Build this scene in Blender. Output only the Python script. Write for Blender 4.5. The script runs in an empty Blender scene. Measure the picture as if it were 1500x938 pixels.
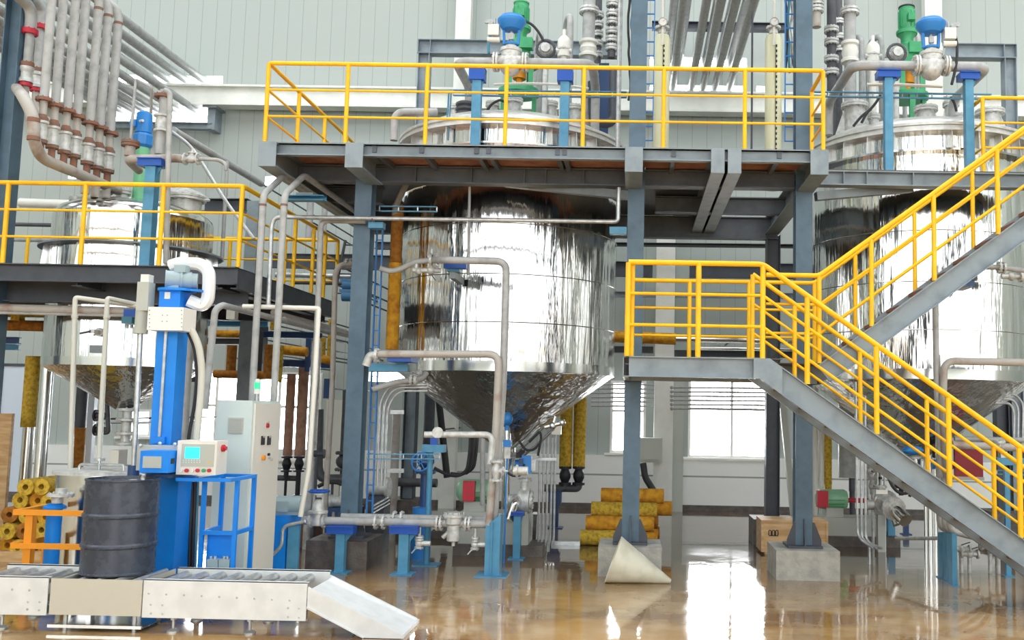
import bpy, bmesh, math, random
from mathutils import Vector, Matrix
PI = math.pi
S = bpy.context.scene
COL = S.collection
random.seed(7)
# ---------------------------------------------------------------- camera
FPX, CX, CY, EYE = 1374.9, 913.42, 469.0, 1.9
YAW, PITCH, ROLL = -0.0132, 0.0938, 0.0187
def _axes():
    cy, sy = math.cos(YAW), math.sin(YAW)
    f = Vector((sy*math.cos(PITCH), cy*math.cos(PITCH), math.sin(PITCH)))
    r = Vector((cy, -sy, 0)); u = r.cross(f)
    return (r*math.cos(ROLL)+u*math.sin(ROLL), r*math.sin(ROLL)-u*math.cos(ROLL), f)
AX, AY, AZ = _axes()
cam_d = bpy.data.cameras.new('camera'); cam = bpy.data.objects.new('camera', cam_d); COL.objects.link(cam)
m3 = Matrix((AX, -AY, -AZ)).transposed()
cam.matrix_world = Matrix.Translation((0, 0, EYE)) @ m3.to_4x4()
cam_d.sensor_width = 36; cam_d.lens = FPX*36/1500
cam_d.shift_x = (750-CX)/1500
cam_d.clip_end = 200
S.camera = cam
# ---------------------------------------------------------------- light
SKY, HAZE = 1.0, 7.0
W = bpy.data.worlds.new('sky'); S.world = W; W.use_nodes = True
bg = W.node_tree.nodes['Background']; bg.inputs[0].default_value = (0.95, 0.98, 1.0, 1)
# bright overcast sky, brightest haze low behind the far wall
_tc = W.node_tree.nodes.new('ShaderNodeTexCoord'); _sx = W.node_tree.nodes.new('ShaderNodeSeparateXYZ'); _mr = W.node_tree.nodes.new('ShaderNodeMapRange')
W.node_tree.links.new(_tc.outputs['Generated'], _sx.inputs[0]); W.node_tree.links.new(_sx.outputs[1], _mr.inputs[0])
_mr.inputs[1].default_value = .3; _mr.inputs[2].default_value = .95; _mr.inputs[3].default_value = SKY; _mr.inputs[4].default_value = SKY*HAZE
W.node_tree.links.new(_mr.outputs[0], bg.inputs[1])
S.view_settings.view_transform = 'Standard'; S.view_settings.look = 'None'
S.view_settings.exposure = 1.75; S.view_settings.gamma = 1; S.view_settings.use_curve_mapping = False
S.cycles.use_denoising = True
S.cycles.max_bounces = 8; S.cycles.diffuse_bounces = 4; S.cycles.glossy_bounces = 4
S.cycles.caustics_reflective = False; S.cycles.caustics_refractive = False
# ---------------------------------------------------------------- point from pixel + depth
def at(px, py, D):
    d = AX*((px-CX)/FPX)+AY*((py-CY)/FPX)+AZ
    return Vector((0, 0, EYE))+d*(D/d.y)
def atz(px, py, z):
    d = AX*((px-CX)/FPX)+AY*((py-CY)/FPX)+AZ
    return Vector((0, 0, EYE))+d*((z-EYE)/d.z)
def mpp(D): return D/FPX
# ---------------------------------------------------------------- materials
def lin(h):
    h = h.lstrip('#'); c = [int(h[i:i+2], 16)/255 for i in (0, 2, 4)]
    return tuple(v/12.92 if v <= .04045 else ((v+.055)/1.055)**2.4 for v in c)+(1,)
MATS = {}
def mat(name, col, rough=.5, metal=0, col2=None, scale=3., lo=.4, hi=.65, bump=0, bscale=30., stretch=(1, 1, 1), rough2=None, coat=0):
    m = bpy.data.materials.new(name); m.use_nodes = True; MATS[name] = m
    nt = m.node_tree; b = nt.nodes['Principled BSDF']
    b.inputs['Base Color'].default_value = lin(col); b.inputs['Roughness'].default_value = rough; b.inputs['Metallic'].default_value = metal
    if coat: b.inputs['Coat Weight'].default_value = coat; b.inputs['Coat Roughness'].default_value = .08
    if col2 or bump or rough2 is not None:
        tc = nt.nodes.new('ShaderNodeTexCoord'); mp = nt.nodes.new('ShaderNodeMapping'); mp.inputs['Scale'].default_value = stretch
        nt.links.new(tc.outputs['Object'], mp.inputs[0])
    if col2 or rough2 is not None:
        n = nt.nodes.new('ShaderNodeTexNoise'); n.inputs['Scale'].default_value = scale; n.inputs['Detail'].default_value = 6
        r = nt.nodes.new('ShaderNodeMapRange'); r.inputs[1].default_value = lo; r.inputs[2].default_value = hi
        nt.links.new(mp.outputs[0], n.inputs['Vector']); nt.links.new(n.outputs[0], r.inputs[0])
        if col2:
            x = nt.nodes.new('ShaderNodeMix'); x.data_type = 'RGBA'; x.inputs[6].default_value = lin(col); x.inputs[7].default_value = lin(col2)
            nt.links.new(r.outputs[0], x.inputs[0]); nt.links.new(x.outputs[2], b.inputs['Base Color'])
        if rough2 is not None:
            q = nt.nodes.new('ShaderNodeMapRange'); q.inputs[3].default_value = rough; q.inputs[4].default_value = rough2
            nt.links.new(r.outputs[0], q.inputs[0]); nt.links.new(q.outputs[0], b.inputs['Roughness'])
    if bump:
        n2 = nt.nodes.new('ShaderNodeTexNoise'); n2.inputs['Scale'].default_value = bscale; n2.inputs['Detail'].default_value = 3
        bp = nt.nodes.new('ShaderNodeBump'); bp.inputs['Strength'].default_value = 1; bp.inputs['Distance'].default_value = bump
        nt.links.new(mp.outputs[0], n2.inputs['Vector']); nt.links.new(n2.outputs[0], bp.inputs['Height']); nt.links.new(bp.outputs[0], b.inputs['Normal'])
    return m
mat('yellow', '#ffca00', .42, 0, '#fbbb00', 4)
mat('steel_grey', '#8d9aa3', .45, 0, '#7b8790', 5, .45, .7)
mat('steel_shaded', '#656d78', .5, 0, '#59616b', 5)  # grey steel darkened to hold the shade under the upper deck
mat('steel_dark', '#4a4f58', .5, 0, '#41464f', 5)
mat('column_blue', '#597286', .45, 0, '#4e6678', 6)
mat('primer_red', '#c08a75', .7, 0, '#9c6c5e', 4)
mat('rust', '#8f5f4a', .8, 0, '#7a6a60', 14)
mat('blue_post', '#5598bd', .4, 0, '#468ab0', 6)
mat('blue_valve2', '#3f7fb0', .4)
mat('blue_dark', '#1553b5', .4)
mat('blue_valve', '#2f86d6', .35)
mat('blue_machine', '#008cf5', .45, 0, '#0083ea', 3)
mat('pipe_grey', '#b0b2b2', .42, 0, '#9a9c9c', 9, .45, .7)
mat('pipe_dirty', '#b4b0aa', .5, 0, '#9b8478', 5, .52, .7)
mat('pipe_dark', '#55565c', .5, 0, '#47484e', 8)
mat('galv', '#c9cccc', .3, .55, '#aeb2b4', 14)
mat('stainless', '#e2e2df', .16, 1, None)
mat('castings', '#d6d8d6', .4, .25, '#b9bbb9', 16)
mat('rim_steel', '#e6e6e2', .35, .5, '#d2d2ce', 9)
mat('wool_yellow', '#d8b640', .95, 0, '#a8842c', 22, .42, .7, .01, 60)
mat('wool_brown', '#b3772d', .95, 0, '#8a5622', 16, .4, .7, .008, 60)
mat('wool_orange', '#e0a52c', .9, 0, '#bb7a24', 10, .42, .65, .006, 60)
mat('wool_dark', '#5b4722', .95)
mat('concrete', '#b9b8b0', .8, 0, '#a2a09a', 8, .4, .65, .006, 40)
mat('concrete_dark', '#6a635e', .6, 0, '#544d49', 8, .4, .65, .006, 40)
mat('white_paint', '#f1f1ec', .4)
mat('white_column', '#eceee8', .5, 0, '#dfe2dc', 3)
mat('offwhite', '#e6e6df', .35)
mat('cabinet_shaded', '#d3e2df', .35)  # cabinet paint with the front face's shadow tinted into the colour
mat('panel_grey', '#b9bdb6', .5)
mat('ivory', '#d9dbb9', .35)
mat('drum_paint', '#363e4d', .25, 0, '#4b5361', 12, .5, .75, .001, 60, (1, 1, 1), .45)
mat('motor_green', '#46a874', .35, 0, '#3a9a66', 6)
mat('motor_pale', '#8fc4a0', .4)
mat('motor_green2', '#5fa878', .4)
mat('motor_pale2', '#7cc79a', .4)
mat('motor_grey', '#9fb4bb', .4)
mat('red', '#c0243a', .4)
mat('red_dark', '#a03040', .5)
mat('door_blue', '#d5e0ee', .4)
mat('wool_pink', '#b08a74', .9, 0, '#96705c', 10)
mat('black', '#22232a', .5)
mat('rubber', '#2d2c30', .6)
mat('wood', '#dcb98a', .6, 0, '#c49a68', 2.5, .4, .6, 0, 30, (1, 6, 6))
mat('cone_white', '#e3e2d2', .55, 0, '#d2d0bd', 5, .45, .65)
mat('aluminium', '#eaeef0', .42, .2, '#dfe3e5', 6)
mat('beige_steel', '#cfccc0', .4, .3)
mat('plastic_film', '#eef2f5', .15)
mat('glass_gauge', '#e8eee8', .12)
mat('orange', '#f09a20', .5)
mat('cream_pipe', '#cfd0c6', .4)
mat('brass', '#b9975a', .35, .8)
mat('grating', '#5c5a58', .7)
mat('navy', '#2a4a7a', .4)
mat('teal', '#3f7f9a', .4)
def glow(name, col, e):
    m = mat(name, col, .3); b = m.node_tree.nodes['Principled BSDF']
    b.inputs['Emission Color'].default_value = lin(col); b.inputs['Emission Strength'].default_value = e
glow('screen', '#25d8e8', .7); glow('lamp_green', '#28d070', .6)
def node_mat(name):
    m = bpy.data.materials.new(name); m.use_nodes = True; MATS[name] = m
    return m, m.node_tree, m.node_tree.nodes['Principled BSDF']
mat('pane_glass', '#eaf2f0', .03).node_tree.nodes['Principled BSDF'].inputs['Alpha'].default_value = .1
# crinkled stainless cladding of the vessels: waviness runs up and down the sheet
def cladding(name, k, d):
    m, nt, b = node_mat(name)
    N, L = nt.nodes.new, nt.links.new
    b.inputs['Metallic'].default_value = 1; b.inputs['Base Color'].default_value = lin('#e9e9e6'); b.inputs['Roughness'].default_value = .1
    tc = N('ShaderNodeTexCoord'); mp = N('ShaderNodeMapping'); mp.inputs['Scale'].default_value = (k, k, .16)
    n = N('ShaderNodeTexNoise'); n.inputs['Scale'].default_value = 3.2; n.inputs['Detail'].default_value = 5; n.inputs['Roughness'].default_value = .45
    bp = N('ShaderNodeBump'); bp.inputs['Distance'].default_value = d; bp.inputs['Strength'].default_value = 1
    L(tc.outputs['Object'], mp.inputs[0]); L(mp.outputs[0], n.inputs['Vector']); L(n.outputs[0], bp.inputs['Height']); L(bp.outputs[0], b.inputs['Normal'])
    return m
cladding('cladding', 2.0, .034); cladding('cladding_fine', 3.4, .02)
# ribbed wall sheet
def ribbed(name, col, pitch, horiz=False):
    m, nt, b = node_mat(name)
    N, L = nt.nodes.new, nt.links.new
    tc = N('ShaderNodeTexCoord'); sx = N('ShaderNodeSeparateXYZ'); L(tc.outputs['Object'], sx.inputs[0])
    a = N('ShaderNodeMath'); a.operation = 'ADD'; L(sx.outputs[0], a.inputs[0]); L(sx.outputs[1], a.inputs[1])
    d = N('ShaderNodeMath'); d.operation = 'DIVIDE'; d.inputs[1].default_value = pitch
    L(sx.outputs[2] if horiz else a.outputs[0], d.inputs[0])
    fr = N('ShaderNodeMath'); fr.operation = 'FRACT'; L(d.outputs[0], fr.inputs[0])
    g = N('ShaderNodeMath'); g.operation = 'LESS_THAN'; g.inputs[1].default_value = .05; L(fr.outputs[0], g.inputs[0])
    x = N('ShaderNodeMix'); x.data_type = 'RGBA'; x.inputs[6].default_value = lin(col); x.inputs[7].default_value = lin('#99a29e')
    L(g.outputs[0], x.inputs[0]); L(x.outputs[2], b.inputs['Base Color']); b.inputs['Roughness'].default_value = .5
ribbed('wall_sheet', '#b0b9b5', .29)
ribbed('wall_block', '#f0f1ee', .62, True)
# wet, stained factory floor
def floor_mat():
    m, nt, b = node_mat('wet_floor')
    N, L = nt.nodes.new, nt.links.new
    tc = N('ShaderNodeTexCoord')
    def noise(sc, det, st=(1, 1, 1)):
        mp = N('ShaderNodeMapping'); mp.inputs['Scale'].default_value = st; L(tc.outputs['Object'], mp.inputs[0])
        n = N('ShaderNodeTexNoise'); n.inputs['Scale'].default_value = sc; n.inputs['Detail'].default_value = det; L(mp.outputs[0], n.inputs['Vector']); return n.outputs[0]
    def rng(v, a, b_, c=0., d=1.):
        r = N('ShaderNodeMapRange'); r.inputs[1].default_value = a; r.inputs[2].default_value = b_; r.inputs[3].default_value = c; r.inputs[4].default_value = d; L(v, r.inputs[0]); return r.outputs[0]
    def mix(f, a, c):
        x = N('ShaderNodeMix'); x.data_type = 'RGBA'
        for s, v in ((6, a), (7, c)):
            if isinstance(v, str): x.inputs[s].default_value = lin(v)
            else: L(v, x.inputs[s])
        if isinstance(f, float): x.inputs[0].default_value = f
        else: L(f, x.inputs[0])
        return x.outputs[2]
    c = mix(rng(noise(.7, 7, (1, 1.5, 1)), .35, .65), '#c9a06a', '#9a7a52')
    c = mix(rng(noise(3, 6), .45, .7, 0, .5), c, '#dcc297')
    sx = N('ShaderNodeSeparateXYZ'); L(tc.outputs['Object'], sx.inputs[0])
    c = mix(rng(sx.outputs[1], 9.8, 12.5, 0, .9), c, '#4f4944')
    c = mix(rng(noise(.55, 4, (.5, 1.6, 1)), .56, .68, 0, .55), c, '#6b3d2c')
    L(c, b.inputs['Base Color'])
    L(rng(noise(.9, 4), .42, .62, .03, .12), b.inputs['Roughness'])
    b.inputs['Coat Weight'].default_value = .45; b.inputs['Coat Roughness'].default_value = .02
    bp = N('ShaderNodeBump'); bp.inputs['Distance'].default_value = .0016; L(noise(5, 3), bp.inputs['Height']); L(bp.outputs[0], b.inputs['Normal'])
floor_mat()
# ---------------------------------------------------------------- mesh building
class MB:
    def __init__(s): s.bm = bmesh.new()
    def poly(s, vs, faces):
        v = [s.bm.verts.new(p) for p in vs]
        for f in faces:
            try: s.bm.faces.new([v[i] for i in f])
            except ValueError: pass
        return s
    def box(s, x0, x1, y0, y1, z0, z1):
        c = [(x, y, z) for z in (z0, z1) for y in (y0, y1) for x in (x0, x1)]
        return s.poly(c, [(0, 2, 3, 1), (4, 5, 7, 6), (0, 1, 5, 4), (2, 6, 7, 3), (0, 4, 6, 2), (1, 3, 7, 5)])
    def frame(s, p, q, up=None):
        d = (q-p).normalized(); up = Vector(up) if up else Vector((0, 0, 1))
        if abs(d.dot(up)) > .98: up = Vector((0, 1, 0))
        x = d.cross(up).normalized(); y = x.cross(d).normalized()
        return x, y, d
    def sweep(s, sec, p, q, up=None):
        p, q = Vector(p), Vector(q); x, y, d = s.frame(p, q, up); n = len(sec)
        vs = [o+x*a+y*b for o in (p, q) for a, b in sec]
        return s.poly(vs, [tuple(range(n)), tuple(range(2*n-1, n-1, -1))]+[(i, i+n, (i+1) % n+n, (i+1) % n) for i in range(n)])
    def bar(s, p, q, w, h, up=None):
        return s.sweep([(-w/2, -h/2), (-w/2, h/2), (w/2, h/2), (w/2, -h/2)], p, q, up)
    def hsec(s, p, q, b, h, t=.012, up=None):      # wide-flange section, flanges lie across «up»
        return (s.sweep([(-b/2, h/2-t), (-b/2, h/2), (b/2, h/2), (b/2, h/2-t)], p, q, up),
                s.sweep([(-b/2, -h/2), (-b/2, -h/2+t), (b/2, -h/2+t), (b/2, -h/2)], p, q, up),
                s.sweep([(-t/2, -h/2+t), (-t/2, h/2-t), (t/2, h/2-t), (t/2, -h/2+t)], p, q, up))[0]
    def chan(s, p, q, b, h, t=.01, side=1, up=None):  # channel: web on one side
        k = side*b/2
        f = lambda c: c if side > 0 else [(a, b_) for a, b_ in reversed(c)]
        return s.sweep(f([(k-side*t, -h/2), (k-side*t, h/2), (k, h/2), (k, -h/2)]), p, q, up).sweep(f([(-k, h/2-t), (-k, h/2), (k-side*t, h/2), (k-side*t, h/2-t)]), p, q, up).sweep(f([(-k, -h/2), (-k, -h/2+t), (k-side*t, -h/2+t), (k-side*t, -h/2)]), p, q, up)
    def ring(s, c, x, y, r, n): return [s.bm.verts.new(c+x*(r*math.cos(2*PI*i/n))+y*(r*math.sin(2*PI*i/n))) for i in range(n)]
    def rings(s, rs, cap0=True, cap1=True):
        n = len(rs[0])
        for a, b in zip(rs, rs[1:]):
            for i in range(n): s.bm.faces.new((a[i], a[(i+1) % n], b[(i+1) % n], b[i]))
        if cap0: s.bm.faces.new(rs[0][::-1])
        if cap1: s.bm.faces.new(rs[-1])
        return s
    def cyl(s, p, q, r, r2=None, n=14, caps=True):
        p, q = Vector(p), Vector(q); x, y, d = s.frame(p, q)
        return s.rings([s.ring(p, x, y, r, n), s.ring(q, x, y, r if r2 is None else r2, n)], caps, caps)
    def lathe(s, prof, o, ax=(0, 0, 1), n=20, cap0=True, cap1=True):   # prof: (r, h) along ax
        o, ax = Vector(o), Vector(ax).normalized(); x, y, d = s.frame(o, o+ax)
        return s.rings([s.ring(o+d*h, x, y, max(r, 1e-4), n) for r, h in prof], cap0, cap1)
    def tube(s, pts, r, bend=None, n=12, caps=True):
        pts = [Vector(p) for p in pts]; bend = r*3 if bend is None else bend
        P = [pts[0]]
        for i in range(1, len(pts)-1):
            a, b, c = pts[i-1], pts[i], pts[i+1]
            u, v = (a-b), (c-b); k = min(bend, u.length*.48, v.length*.48)
            if u.length < 1e-6 or v.length < 1e-6 or k < 1e-5 or u.angle(v) > PI-.02: P.append(b); continue
            A, B = b+u.normalized()*k, b+v.normalized()*k
            for j in range(6):
                t = j/5; P.append(A*(1-t)**2+b*2*t*(1-t)+B*t*t)
        P.append(pts[-1])
        R = []; x = None
        for i, p in enumerate(P):
            d = (P[min(i+1, len(P)-1)]-P[max(i-1, 0)]).normalized()
            if x is None:
                up = Vector((0, 0, 1)) if abs(d.z) < .95 else Vector((0, 1, 0)); x = d.cross(up).normalized()
            else: x = (x-d*x.dot(d)).normalized()
            y = d.cross(x); R.append(s.ring(p, x, y, r, n))
        return s.rings(R, caps, caps)
    def flange(s, c, d, r, t=.02, bolts=8):        # a pair-less disc with bolt heads, centred on c along d
        c, d = Vector(c), Vector(d).normalized(); s.cyl(c-d*t/2, c+d*t/2, r, n=18)
        x, y, _ = s.frame(c, c+d)
        for i in range(bolts):
            a = 2*PI*(i+.5)/bolts; o = c+(x*math.cos(a)+y*math.sin(a))*r*.82
            s.cyl(o-d*(t/2+.012), o+d*(t/2+.012), r*.1, n=6)
        return s
    def ball(s, c, r, sc=(1, 1, 1), n=14):
        c = Vector(c); m = n//2; R = []
        for j in range(m+1):
            th = PI*j/m; rr = max(math.sin(th), 1e-3)*r
            R.append([s.bm.verts.new(c+Vector((rr*math.cos(2*PI*i/n)*sc[0], rr*math.sin(2*PI*i/n)*sc[1], -r*math.cos(th)*sc[2]))) for i in range(n)])
        return s.rings(R)
    def slab(s, pts, off):                           # polygon pts extruded by off
        pts = [Vector(p) for p in pts]; off = Vector(off); n = len(pts)
        return s.poly(pts+[p+off for p in pts], [tuple(range(n-1, -1, -1)), tuple(range(n, 2*n))]+[(i, (i+1) % n, (i+1) % n+n, i+n) for i in range(n)])
ROOT = {}
def emit(name, mb, material, offset):
    bm = mb.bm
    bmesh.ops.recalc_face_normals(bm, faces=bm.faces)
    bm.transform(Matrix.Translation(-offset))
    for f in bm.faces: f.smooth = True
    me = bpy.data.meshes.new(name); bm.to_mesh(me); bm.free()
    me.set_sharp_from_angle(angle=.6)
    me.materials.append(MATS[material])
    o = bpy.data.objects.new(name, me); COL.objects.link(o)
    return o
def tag(o, label, cat, group=None):
    o['label'] = label; o['category'] = cat
    if group: o['group'] = group
    return o
def thing(name, label, cat, loc, group=None):
    o = bpy.data.objects.new(name, None); COL.objects.link(o); o.empty_display_size = .1
    o.location = Vector(loc); ROOT[o] = Vector(loc); return tag(o, label, cat, group)
def part(name, mb, material, parent, label=None):
    off = ROOT[parent]; o = emit(name, mb, material, off); o.parent = parent; ROOT[o] = off
    if label: o['label'] = label
    return o
def solo(name, mb, material, label, cat, group=None):
    zs = [v.co for v in mb.bm.verts]; lo = [min(v[i] for v in zs) for i in range(3)]; hi = [max(v[i] for v in zs) for i in range(3)]
    c = Vector(((lo[0]+hi[0])/2, (lo[1]+hi[1])/2, lo[2]))
    o = emit(name, mb, material, c); o.location = c; ROOT[o] = c; return tag(o, label, cat, group)
def struct(name, mb, material, parent=None):
    if parent is None:
        o = emit(name, mb, material, Vector((0, 0, 0))); o['kind'] = 'structure'; ROOT[o] = Vector((0, 0, 0)); return o
    return part(name, mb, material, parent)
def dup(root, loc, label=None, rot=0, group=None, sc=None):
    r = root.copy(); COL.objects.link(r); r.location = loc; r.rotation_euler.z = root.rotation_euler.z+rot; ROOT[r] = Vector(loc)
    if sc: r.scale = (sc, sc, sc)
    if label: r['label'] = label
    if group: r['group'] = group
    for ch in [o for o in ROOT if o.parent == root]:
        c = ch.copy(); COL.objects.link(c); c.parent = r; ROOT[c] = Vector(loc)
        for g in [o for o in ROOT if o.parent == ch]:
            d = g.copy(); COL.objects.link(d); d.parent = c; ROOT[d] = Vector(loc)
    return r
# ================================================================ SETTING
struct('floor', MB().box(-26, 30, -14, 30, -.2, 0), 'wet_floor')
DW = 18.1      # face of the far wall
def wx(px, py): return at(px, py, DW).x
def wz(px, py): return at(px, py, DW).z
def wall_cells(mb, x0, x1, y0, y1, z0, z1, holes):
    xs = sorted({x0, x1, *[h[0] for h in holes], *[h[1] for h in holes]}); zs = sorted({z0, z1, *[h[2] for h in holes], *[h[3] for h in holes]})
    for za, zb in zip(zs, zs[1:]):
        run = None
        for xa, xb in zip(xs, xs[1:]):
            solid = not any(h[0]-1e-6 <= xa and xb <= h[1]+1e-6 and h[2]-1e-6 <= za and zb <= h[3]+1e-6 for h in holes)
            if solid: run = (run[0] if run else xa, xb)
            if (not solid or xb == xs[-1]) and run: mb.box(run[0], run[1], y0, y1, za, zb); run = None
    return mb
# window openings of the far wall (pixel extents)
WIN = [(896, 1000-82, 560, 664), (1008, 1128, 556, 672), (548, 640, 540, 562), (292, 306, 546, 690), (316, 345, 545, 668), (360, 420, 545, 668), (425, 470, 545, 668), (0, 40, 530, 640), (196, 216, 600, 640)]
WIN = [(894, 946, 558, 664), (1008, 1136, 556, 672), (540, 640, 546, 560), (286, 470, 545, 672), (180, 222, 600, 640)]
holes = [(wx(a, (c+d)/2), wx(b, (c+d)/2), wz((a+b)/2, d), wz((a+b)/2, c)) for a, b, c, d in WIN]
HIGH = [(150, 326, 110, 126), (160, 308, 152, 178), (952, 1094, 84, 98), (952, 1092, 125, 139), (1108, 1122, 126, 134), (100, 112, 250, 262), (388, 406, 258, 272)]
holes += [(wx(a, (c+d)/2), wx(b, (c+d)/2), wz((a+b)/2, d), wz((a+b)/2, c)) for a, b, c, d in HIGH]
struct('wall_back', wall_cells(MB(), -22, 24, DW, DW+.15, 1.0, 14, holes), 'wall_sheet')
struct('wall_back_lower', wall_cells(MB(), -22, 24, DW-.06, DW+.15, 0, 1.0, []), 'wall_block')
struct('wall_left', wall_cells(MB(), -22.2, -22, -12, DW, 0, 14, []), 'wall_sheet')
m = MB()
for q in ((-12, -10.5), (-5, -4.4), (1.5, DW)): m.box(24, 24.2, q[0], q[1], 0, 14)
m.box(24, 24.2, -10.5, 17.5, 0, 1.2).box(24, 24.2, -10.5, 17.5, 10.5, 14)
struct('wall_right', m, 'wall_sheet')  # unseen wall; window gaps added to let light in from the right
struct('wall_front', wall_cells(MB(), -22, 24, -12.2, -12, 0, 14, [(-5, 4.5, 0, 3.2)]+[(x, x+5.2, 3.6, 13.2) for x in (-21.4, -15.6, -9.8, -4.0, 1.8, 7.6, 13.4)]+[(19.2, 23.4, 3.6, 13.2)]), 'wall_sheet')  # unseen wall; windows shaped to whiten and streak the tank reflections
def roof_cells(x0, x1, y0, y1, z0, z1, holes):
    m = MB(); ys = sorted({y0, y1, *[h[2] for h in holes], *[h[3] for h in holes]}); xs = sorted({x0, x1, *[h[0] for h in holes], *[h[1] for h in holes]})
    for ya, yb in zip(ys, ys[1:]):
        for xa, xb in zip(xs, xs[1:]):
            if not any(h[0]-1e-6 <= xa and xb <= h[1]+1e-6 and h[2]-1e-6 <= ya and yb <= h[3]+1e-6 for h in holes): m.box(xa, xb, ya, yb, z0, z1)
    return m
struct('ceiling', roof_cells(-22, 24, -12, DW, 14, 14.15, [(-21, 23, 2.5, 7.5), (-21, 23, 9.2, 14.2)]), 'wall_sheet')  # unseen roof, added with skylight gaps to cut down the sky light
struct('baseboard_back', MB().box(-22, 24, DW-.12, DW-.06, 0, .1), 'concrete_dark')
# window frames and the wall's own trims
def wframe(n, h, mull, tr):
    x0, x1, z0, z1 = h; y0, y1 = DW-.02, DW+.1; t = .05
    m = MB().box(x0, x1, y0, y1, z0, z0+t).box(x0, x1, y0, y1, z1-t, z1).box(x0, x0+t, y0, y1, z0+t, z1-t).box(x1-t, x1, y0, y1, z0+t, z1-t)
    for k in range(1, mull): xm = x0+(x1-x0)*k/mull; m.box(xm-t/2, xm+t/2, y0, y1, z0+t, z1-t)
    for fz in tr: zm = z0+(z1-z0)*fz; m.box(x0+t, x1-t, y0+.002, y1-.002, zm-t/2, zm+t/2)
    w = struct('window_%d' % n, m, 'white_paint')
    g = MB().box(x0-.1, x1+.1, DW-.09, DW-.021, z0-.04, z0); part('window_sill', g, 'white_paint', w)
    part('pane', MB().box(x0+t, x1-t, DW+.04, DW+.046, z0+t, z1-t), 'pane_glass', w)
a_, b_ = at(3, 640, DW), at(39, 640, DW)
dd_ = struct('door_1', MB().box(a_.x, b_.x, DW-.1, DW-.061, 0, at(20, 537, DW).z), 'door_blue')
m = MB().box(a_.x-.06, a_.x, DW-.12, DW-.061, 0, at(20, 537, DW).z).box(b_.x, b_.x+.06, DW-.12, DW-.061, 0, at(20, 537, DW).z).box(a_.x-.06, b_.x+.06, DW-.12, DW-.061, at(20, 537, DW).z, at(20, 533, DW).z)
part('door_frame', m, 'steel_dark', dd_)
wframe(1, holes[0], 1, (.58,)); wframe(2, holes[1], 2, (.62,)); wframe(3, holes[3], 6, (.6,)); wframe(4, holes[4], 1, (.5,))
zb0, zb1 = at(480, 159, DW-.3).z, at(480, 129, DW-.3).z
mb = MB().bar((-22, DW-.35, (zb0+zb1)/2), (24, DW-.35, (zb0+zb1)/2), .02, zb1-zb0-.04)
mb.bar((-22, DW-.3, zb1-.02), (24, DW-.3, zb1-.02), .3, .04).bar((-22, DW-.3, zb0+.02), (24, DW-.3, zb0+.02), .3, .04)
struct('trim_1', mb, 'white_column')
x0, x1 = at(308, 190, DW-.15).x, at(319, 190, DW-.15).x
struct('trim_2', MB().box(x0, x1, DW-.3, DW, at(313, 190, DW-.3).z, zb0-.002).box(x0-.06, x1+.06, DW-.4, DW, zb0-.04, zb0-.003), 'steel_grey')
def wcol(pxa, pxb, py, ztop=14, z0=0):
    D = DW-.6; x0, x1 = at(pxa, py, D).x, at(pxb, py, D).x
    return MB().box(x0, x1, D, DW-.38, z0, ztop)
c = struct('trim_3', wcol(958, 986, 620, 6.2), 'white_column'); 
struct('trim_4', wcol(667, 689, 40), 'white_column')
struct('trim_5', wcol(1355, 1380, 20, 14, 2.6), 'white_column')
x0, x1 = at(986, 620, DW-.3).x, at(1001, 620, DW-.3).x
struct('trim_6', MB().box(x0, x1, DW-.37, DW-.07, 0, 2.7), 'panel_grey')
# ================================================================ MAIN COLUMNS
DC = 11.1                         # front face of the column row
CB = .2
Z2, Z1 = 4.81, 2.41               # upper deck and landing level
def main_column(px, py, label, ztop=8.2):
    c = at(px, py, DC); x = c.x; y = DC+CB/2
    t = thing('steel_column', label, 'column', (x, y, 0), None)
    part('shaft', MB().hsec((x, y, .36), (x, y, ztop), CB, CB, .014, (0, 1, 0)), 'column_blue', t)
    part('base_plate', MB().box(x-.2, x+.2, y-.2, y+.2, .33, .36), 'steel_dark', t)
    for sx in (-1, 1):
        a = x+sx*.1
        part('gusset', MB().slab([(a, y-.11, .36), (a+sx*.1, y-.11, .36), (a+sx*.1, y-.11, .42), (a+sx*.02, y-.11, .62), (a, y-.11, .62)], (0, .014, 0)), 'steel_dark', t)
    part('gusset', MB().slab([(x-.007, y-.1, .36), (x-.007, y-.19, .36), (x-.007, y-.19, .42), (x-.007, y-.12, .66), (x-.007, y-.1, .66)], (.014, 0, 0)), 'steel_dark', t)
    return x
colx = [main_column(527, 400, 'blue grey steel column in front of the left edge of the middle tank', Z2-.013),
        main_column(930, 400, 'blue grey steel column at the left end of the yellow stair landing'),
        main_column(1178, 400, 'blue grey steel column standing between the stairs and the right tank')]
def plinth(x, mt, label, w=.36, h=.33):
    y = DC+CB/2
    solo('concrete_plinth', MB().box(x-w, x+w, y-w, y+w, 0, h), mt, label, 'plinth')
plinth(colx[0]-.05, 'concrete_dark', 'dark concrete plinth under the column beside the middle tank', .35)
plinth(colx[1], 'concrete', 'concrete plinth behind the white cone')
plinth(colx[2], 'concrete', 'pale concrete plinth in front of the wooden crate')
def back_column(px, py, D, label, zt, mt='steel_dark', base=True):
    x = at(px, py, D).x
    t = thing('steel_column', label, 'column', (x, D, 0))
    part('shaft', MB().hsec((x, D, .0), (x, D, zt), .2, .2, .012, (1, 0, 0)), mt, t)
    if base: part('base_block', MB().box(x-.3, x+.3, D-.3, D+.3, 0, .36), 'concrete_dark', t)
    return x
back_column(601, 640, 15.6, 'dark steel column behind the cone of the middle tank', Z2-.3)
back_column(1131, 650, 13.9, 'dark steel column beside the wooden crate and the big window', Z2-.3)
back_column(1466, 600, 15.6, 'dark steel column behind the lower end of the stairs', Z2-.3)
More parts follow.
